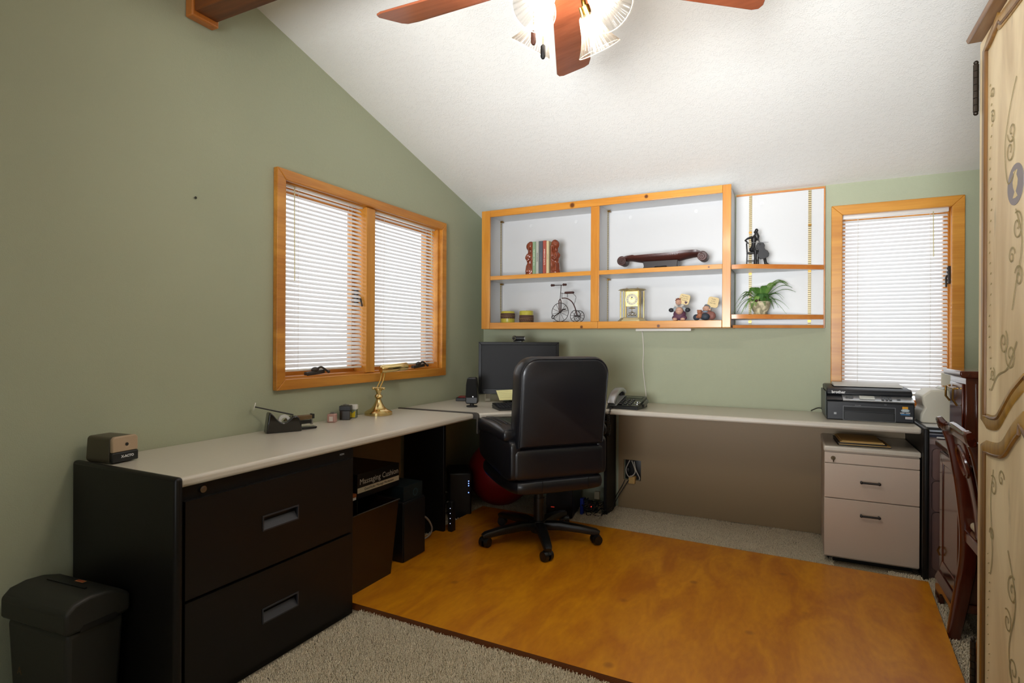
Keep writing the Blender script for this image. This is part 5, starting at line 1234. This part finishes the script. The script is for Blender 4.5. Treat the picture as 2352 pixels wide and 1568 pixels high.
# mahogany splat-back chair, facing the secretary (+x)
t = thing('side_chair', 'dark mahogany splat-back chair with curved rear legs beside the painted armoire', 'chair', (2.803, -1.34, 0))
def stile(y, mir):
    pts = [(-.03, 0, .005), (-.018, 0, .08), (.0, 0, .2), (.016, 0, .32), (.018, 0, .44), (.008, 0, .56), (-.008, 0, .68), (-.028, 0, .78), (-.045, 0, .825)]
    P = spline([(a, y+mir*.02*(c/.82 if c > .45 else .5), c) for a, _, c in pts], 6); n = len(P)
    return link('rear_leg', B().tube(P, .02, 12, flat=[(.032, .044+.016*math.sin(PI*i/n)) for i in range(n)], up=(1, 0, 0)), MAHO, t)
stile(.165, 1); stile(-.165, -1)
cr_ = spline([(-.062, .225, .845), (-.066, .20, .848), (-.048, .17, .83), (-.055, .08, .842), (-.062, 0, .85), (-.055, -.08, .842), (-.048, -.17, .83), (-.066, -.20, .848), (-.062, -.225, .845)], 6)
link('crest_rail', B().tube(cr_, .02, 12, flat=[(.05, .026)]*len(cr_), up=(1, 0, .25)), MAHOY, t)
sp_ = spline([(-.055, 0, .84), (-.035, 0, .75), (-.012, 0, .65), (.004, 0, .55), (.014, 0, .45)], 6)
wd = [.10, .12, .14, .15, .15, .14, .125, .11, .10, .095, .09, .088, .085, .082, .08, .08, .08, .082, .084, .086, .09, .095, .10, .105, .11]
spl = link('back_splat', B().tube(sp_, .01, 10, flat=[(wd[min(i, 24)], .012) for i in range(len(sp_))], up=(1, 0, 0)), MAHO, t)
b = B()
for s_ in (-1, 1): b.tube(spline([(-.052, s_*.012, .79), (-.045, s_*.05, .76), (-.032, s_*.052, .71), (-.026, s_*.012, .68)], 5), .006, 6)
link('carved_scroll', b, MAHOY, spl)
link('seat_frame', B().prism([(.0, -.19), (.40, -.225), (.40, .225), (.0, .19)], .40, .445, 'xy'), MAHOY, t, bevel=.006)
link('seat_pad', B().prism([(.02, -.175), (.385, -.21), (.385, .21), (.02, .175)], .4455, .475, 'xy'), M('cream seat fabric', '#c9bda0', .8), t, bevel=.012)
for s_ in (-1, 1):
    link('front_leg', B().tube(spline([(.37, s_*.2, .40), (.39, s_*.21, .33), (.38, s_*.2, .2), (.365, s_*.195, .08), (.385, s_*.21, .012)], 5), [.028, .03, .03, .03, .031, .031, .03, .028, .026, .024, .022, .02, .018, .016, .015, .014, .015, .018, .022, .024, .024], 10), MAHO, t)

# painted armoire
k = NT('distressed cream paint'); b_ = k.b
mp = k.add('ShaderNodeMapping'); mp.inputs['Scale'].default_value = (1, 1, .22)
n = k.add('ShaderNodeTexNoise'); n.inputs['Scale'].default_value = 9; n.inputs['Detail'].default_value = 7; n.inputs['Distortion'].default_value = .5
n2 = k.add('ShaderNodeTexNoise'); n2.inputs['Scale'].default_value = 26; n2.inputs['Detail'].default_value = 8
r_ = k.add('ShaderNodeValToRGB'); e = r_.color_ramp.elements; e[0].position = .3; e[0].color = lin('#b39a72'); e[1].position = .6; e[1].color = lin('#dccaa4')
r2 = k.add('ShaderNodeMapRange'); r2.inputs[1].default_value = .66; r2.inputs[2].default_value = .74; r2.inputs[4].default_value = .5
k.link(k.tc.outputs['Object'], mp.inputs[0]); k.link(mp.outputs[0], n.inputs['Vector']); k.link(mp.outputs[0], n2.inputs['Vector'])
k.link(n.outputs[0], r_.inputs[0]); k.link(n2.outputs[0], r2.inputs[0])
x = k.add('ShaderNodeMix', data_type='RGBA'); k.link(r2.outputs[0], x.inputs[0]); k.link(r_.outputs[0], x.inputs[6]); x.inputs[7].default_value = lin('#8d8468')
k.link(x.outputs[2], b_.inputs['Base Color']); b_.inputs['Roughness'].default_value = .45
ARM = k.m
GLD = wood('antique gold moulding', '#62420f', '#a67c2c', 'z', .4, 10, coat=.2)
t = thing('armoire', 'cream painted armoire with gold-brown panel mouldings and scrollwork at the right edge', 'armoire', (2.65, -2.045, 0))
Wd = 1.38   # width along -y
link('body', B().box(.022, .60, -Wd, 0, .0, 2.14), ARM, t, bevel=.004)
link('cornice', B().prism([(-.022, 1.968), (-.026, 1.978), (-.012, 1.99), (.021, 1.995), (.021, 1.968)], -Wd-.02, .02, 'xz'), wood('brown cornice', '#6e4c34', '#a88460', 'y', .4, 10), t, bevel=.002)
def soften(P):
    out = []; n = len(P)
    for i in range(n):
        a, p, c = Vector(P[i-1]), Vector(P[i]), Vector(P[(i+1) % n])
        if (p-a).angle(c-p) < math.radians(48) and (p-a).length < .2 and (c-p).length < .2: out += [tuple(a.lerp(p, .78)), tuple(p.lerp(c, .22))]
        else: out.append(tuple(p))
    return out
def mould(parent, P, w=.038):
    P = soften(soften(P))
    """stepped moulding along a closed outline P in the (y,z) plane of the door"""
    q = link('moulding', B().tube([Vector((.001, y, z)) for y, z in P], .01, 8, closed=True, flat=[(w*1.0, .012)]*len(P), up=(1, 0, 0)), GLD, parent)
    cx_ = sum(p[0] for p in P)/len(P); cz_ = sum(p[1] for p in P)/len(P)
    ins = [(y+(.017 if y < cx_ else -.017), z+(.012 if z < cz_ else -.012)) for y, z in P]
    link('moulding_bead', B().tube([Vector((-.003, y, z)) for y, z in ins], .0045, 6, closed=True), wood('dark gold', '#442808', '#7c5420', 'z', .4, 12), q)
PAINT = M('olive scroll paint', '#8e8056', .6); PAINTG = M('grey scroll paint', '#7d7f74', .6)
def scroll(b, y, z, r, turns, a0, sg=1, w=.0018):
    P = []
    for i in range(int(26*turns)+1):
        f = i/(26*turns); a = a0+sg*2*PI*turns*f; q = r*(1-f*.86); P.append(Vector((-.0016, y+q*math.cos(a), z+q*math.sin(a))))
    b.tube(P, w, 5, flat=[(w*2, .0008)]*len(P), up=(1, 0, 0))
for d_i, (ya, yb) in enumerate(((0, -.688), (-.692, -1.38))):
    mir = (lambda y: y) if d_i == 0 else (lambda y: -1.38-y)
    dr = link('door', B().box(.0, .021, yb, ya, .06, 1.955), ARM, t, bevel=.004)
    up = [(-.055, .972), (-.055, 1.915), (-.11, 1.925), (-.158, 1.94), (-.17, 1.928), (-.20, 1.925), (-.26, 1.92), (-.345, 1.915), (-.43, 1.92), (-.49, 1.925), (-.52, 1.928), (-.532, 1.94), (-.58, 1.925), (-.633, 1.915), (-.633, .972), (-.58, .97), (-.53, .976), (-.49, 1.0), (-.42, 1.05), (-.345, 1.085), (-.27, 1.05), (-.20, 1.0), (-.165, .976), (-.11, .97)]
    lo = [(-.055, .14), (-.055, .905), (-.11, .905), (-.18, .912), (-.22, .925), (-.28, .97), (-.345, 1.005), (-.41, .97), (-.47, .925), (-.51, .912), (-.58, .905), (-.633, .905), (-.633, .14)]
    mould(dr, [(mir(y), z) for y, z in up][::1 if d_i == 0 else -1]); mould(dr, [(mir(y), z) for y, z in lo][::1 if d_i == 0 else -1])
    b = B()
    for (y, z, r, tn, a0, sg) in ((-.25, 1.60, .03, 1.4, 2, 1), (-.26, 1.64, .026, 1.3, 0, -1), (-.30, 1.42, .034, 1.5, 1.2, 1), (-.265, 1.36, .022, 1.3, 3, -1), (-.31, 1.31, .026, 1.4, .4, 1), (-.21, 1.17, .03, 1.5, 2.2, 1), (-.26, 1.14, .036, 1.4, .6, -1),
                                 (-.13, 1.09, .018, 1.4, 2, 1), (-.12, 1.72, .018, 1.2, 1, 1), (-.115, 1.78, .016, 1.2, 4, -1), (-.14, .82, .026, 1.4, 1, 1), (-.2, .85, .022, 1.2, 3, -1), (-.13, .70, .018, 1.3, 0, 1), (-.28, .62, .034, 1.5, 2, -1), (-.25, .54, .028, 1.4, 1, 1), (-.29, .45, .036, 1.5, 3, 1), (-.25, .36, .03, 1.3, 0, -1)):
        scroll(b, mir(y), z, r, tn, a0, sg)
    for i in range(30):
        z = 1.05+i*.026; yy = -.105-.008*math.sin(i*.8); b.tube([Vector((-.0014, mir(yy), z)), Vector((-.0016, mir(yy-.006), z+.004))], .0009, 5)
    for i in range(22):
        z = .18+i*.022; yy = -.105-.008*math.sin(i*.8); b.tube([Vector((-.0014, mir(yy), z)), Vector((-.0016, mir(yy-.006), z+.004))], .0009, 5)
    for P in ([(-.29, 1.75), (-.25, 1.70), (-.215, 1.62), (-.235, 1.53), (-.29, 1.545)], [(-.29, 1.46), (-.33, 1.38), (-.29, 1.29), (-.27, 1.24)], [(-.12, 1.05), (-.17, 1.09), (-.24, 1.11), (-.30, 1.17)], [(-.14, .86), (-.12, .78), (-.135, .66), (-.12, .60)], [(-.25, .70), (-.30, .60), (-.26, .48), (-.30, .36), (-.27, .28)]):
        q = spline([(-.0015, mir(y), z) for y, z in P], 8); b.tube(q, .002, 5, flat=[(.0035, .0008)]*len(q), up=(1, 0, 0))
    link('scroll_painting', b, PAINT, dr)
    b = B().lathe([(0, 0), (1, 0), (1, .0008), (0, .0008)], n=36, caps=False, mt=T(-.0004, mir(-.285), 1.515) @ rotm(-PI/2, 'Y') @ Matrix.Diagonal((.045, .052, 1, 1)))
    md = link('medallion', b, M('grey violet medallion', '#847e80', .6), dr)
    b = B().lathe([(0, -.03), (.016, -.028), (.004, -.016), (.014, -.004), (.017, .008), (.008, .02), (.014, .03), (0, .031)], n=20, mt=T(-.0014, mir(-.285), 1.515) @ Matrix.Diagonal((.03, 1, 1, 1)))
    link('urn_motif', b, M('cream motif', '#cbb98e', .6), md)
    b = B()
    for z_ in (1.78, .25): 
        for i in range(7): b.cyl((-.006 if d_i else -.006, ya+(.008 if d_i == 0 else 0) if d_i == 0 else yb-.008, z_+i*.018), (-.006, ya+.008 if d_i == 0 else yb-.008, z_+.0165+i*.018), .0065, n=12)
        b.sph((-.006, ya+.008 if d_i == 0 else yb-.008, z_-.004), .006, 8).sph((-.006, ya+.008 if d_i == 0 else yb-.008, z_+.13), .006, 8)
    link('hinge', b, M('dark bronze hinge', '#2c241c', .4, .6), dr)
link('plinth', B().prism([(-.012, 0), (-.012, .05), (.0, .058), (.6, .058), (.6, 0)], -Wd-.01, .01, 'xz'), ARM, t, bevel=.003)

# nail in the left wall
tag(link('wall_nail', B().cyl((0.0, -2.425, 1.749), (.006, -2.425, 1.749), .002).sph((.007, -2.425, 1.749), .0055, 10, (.5, 1, 1)), M('dark nail', '#3a3a32', .4, .6)), 'small dark nail head in the green left wall', 'nail')
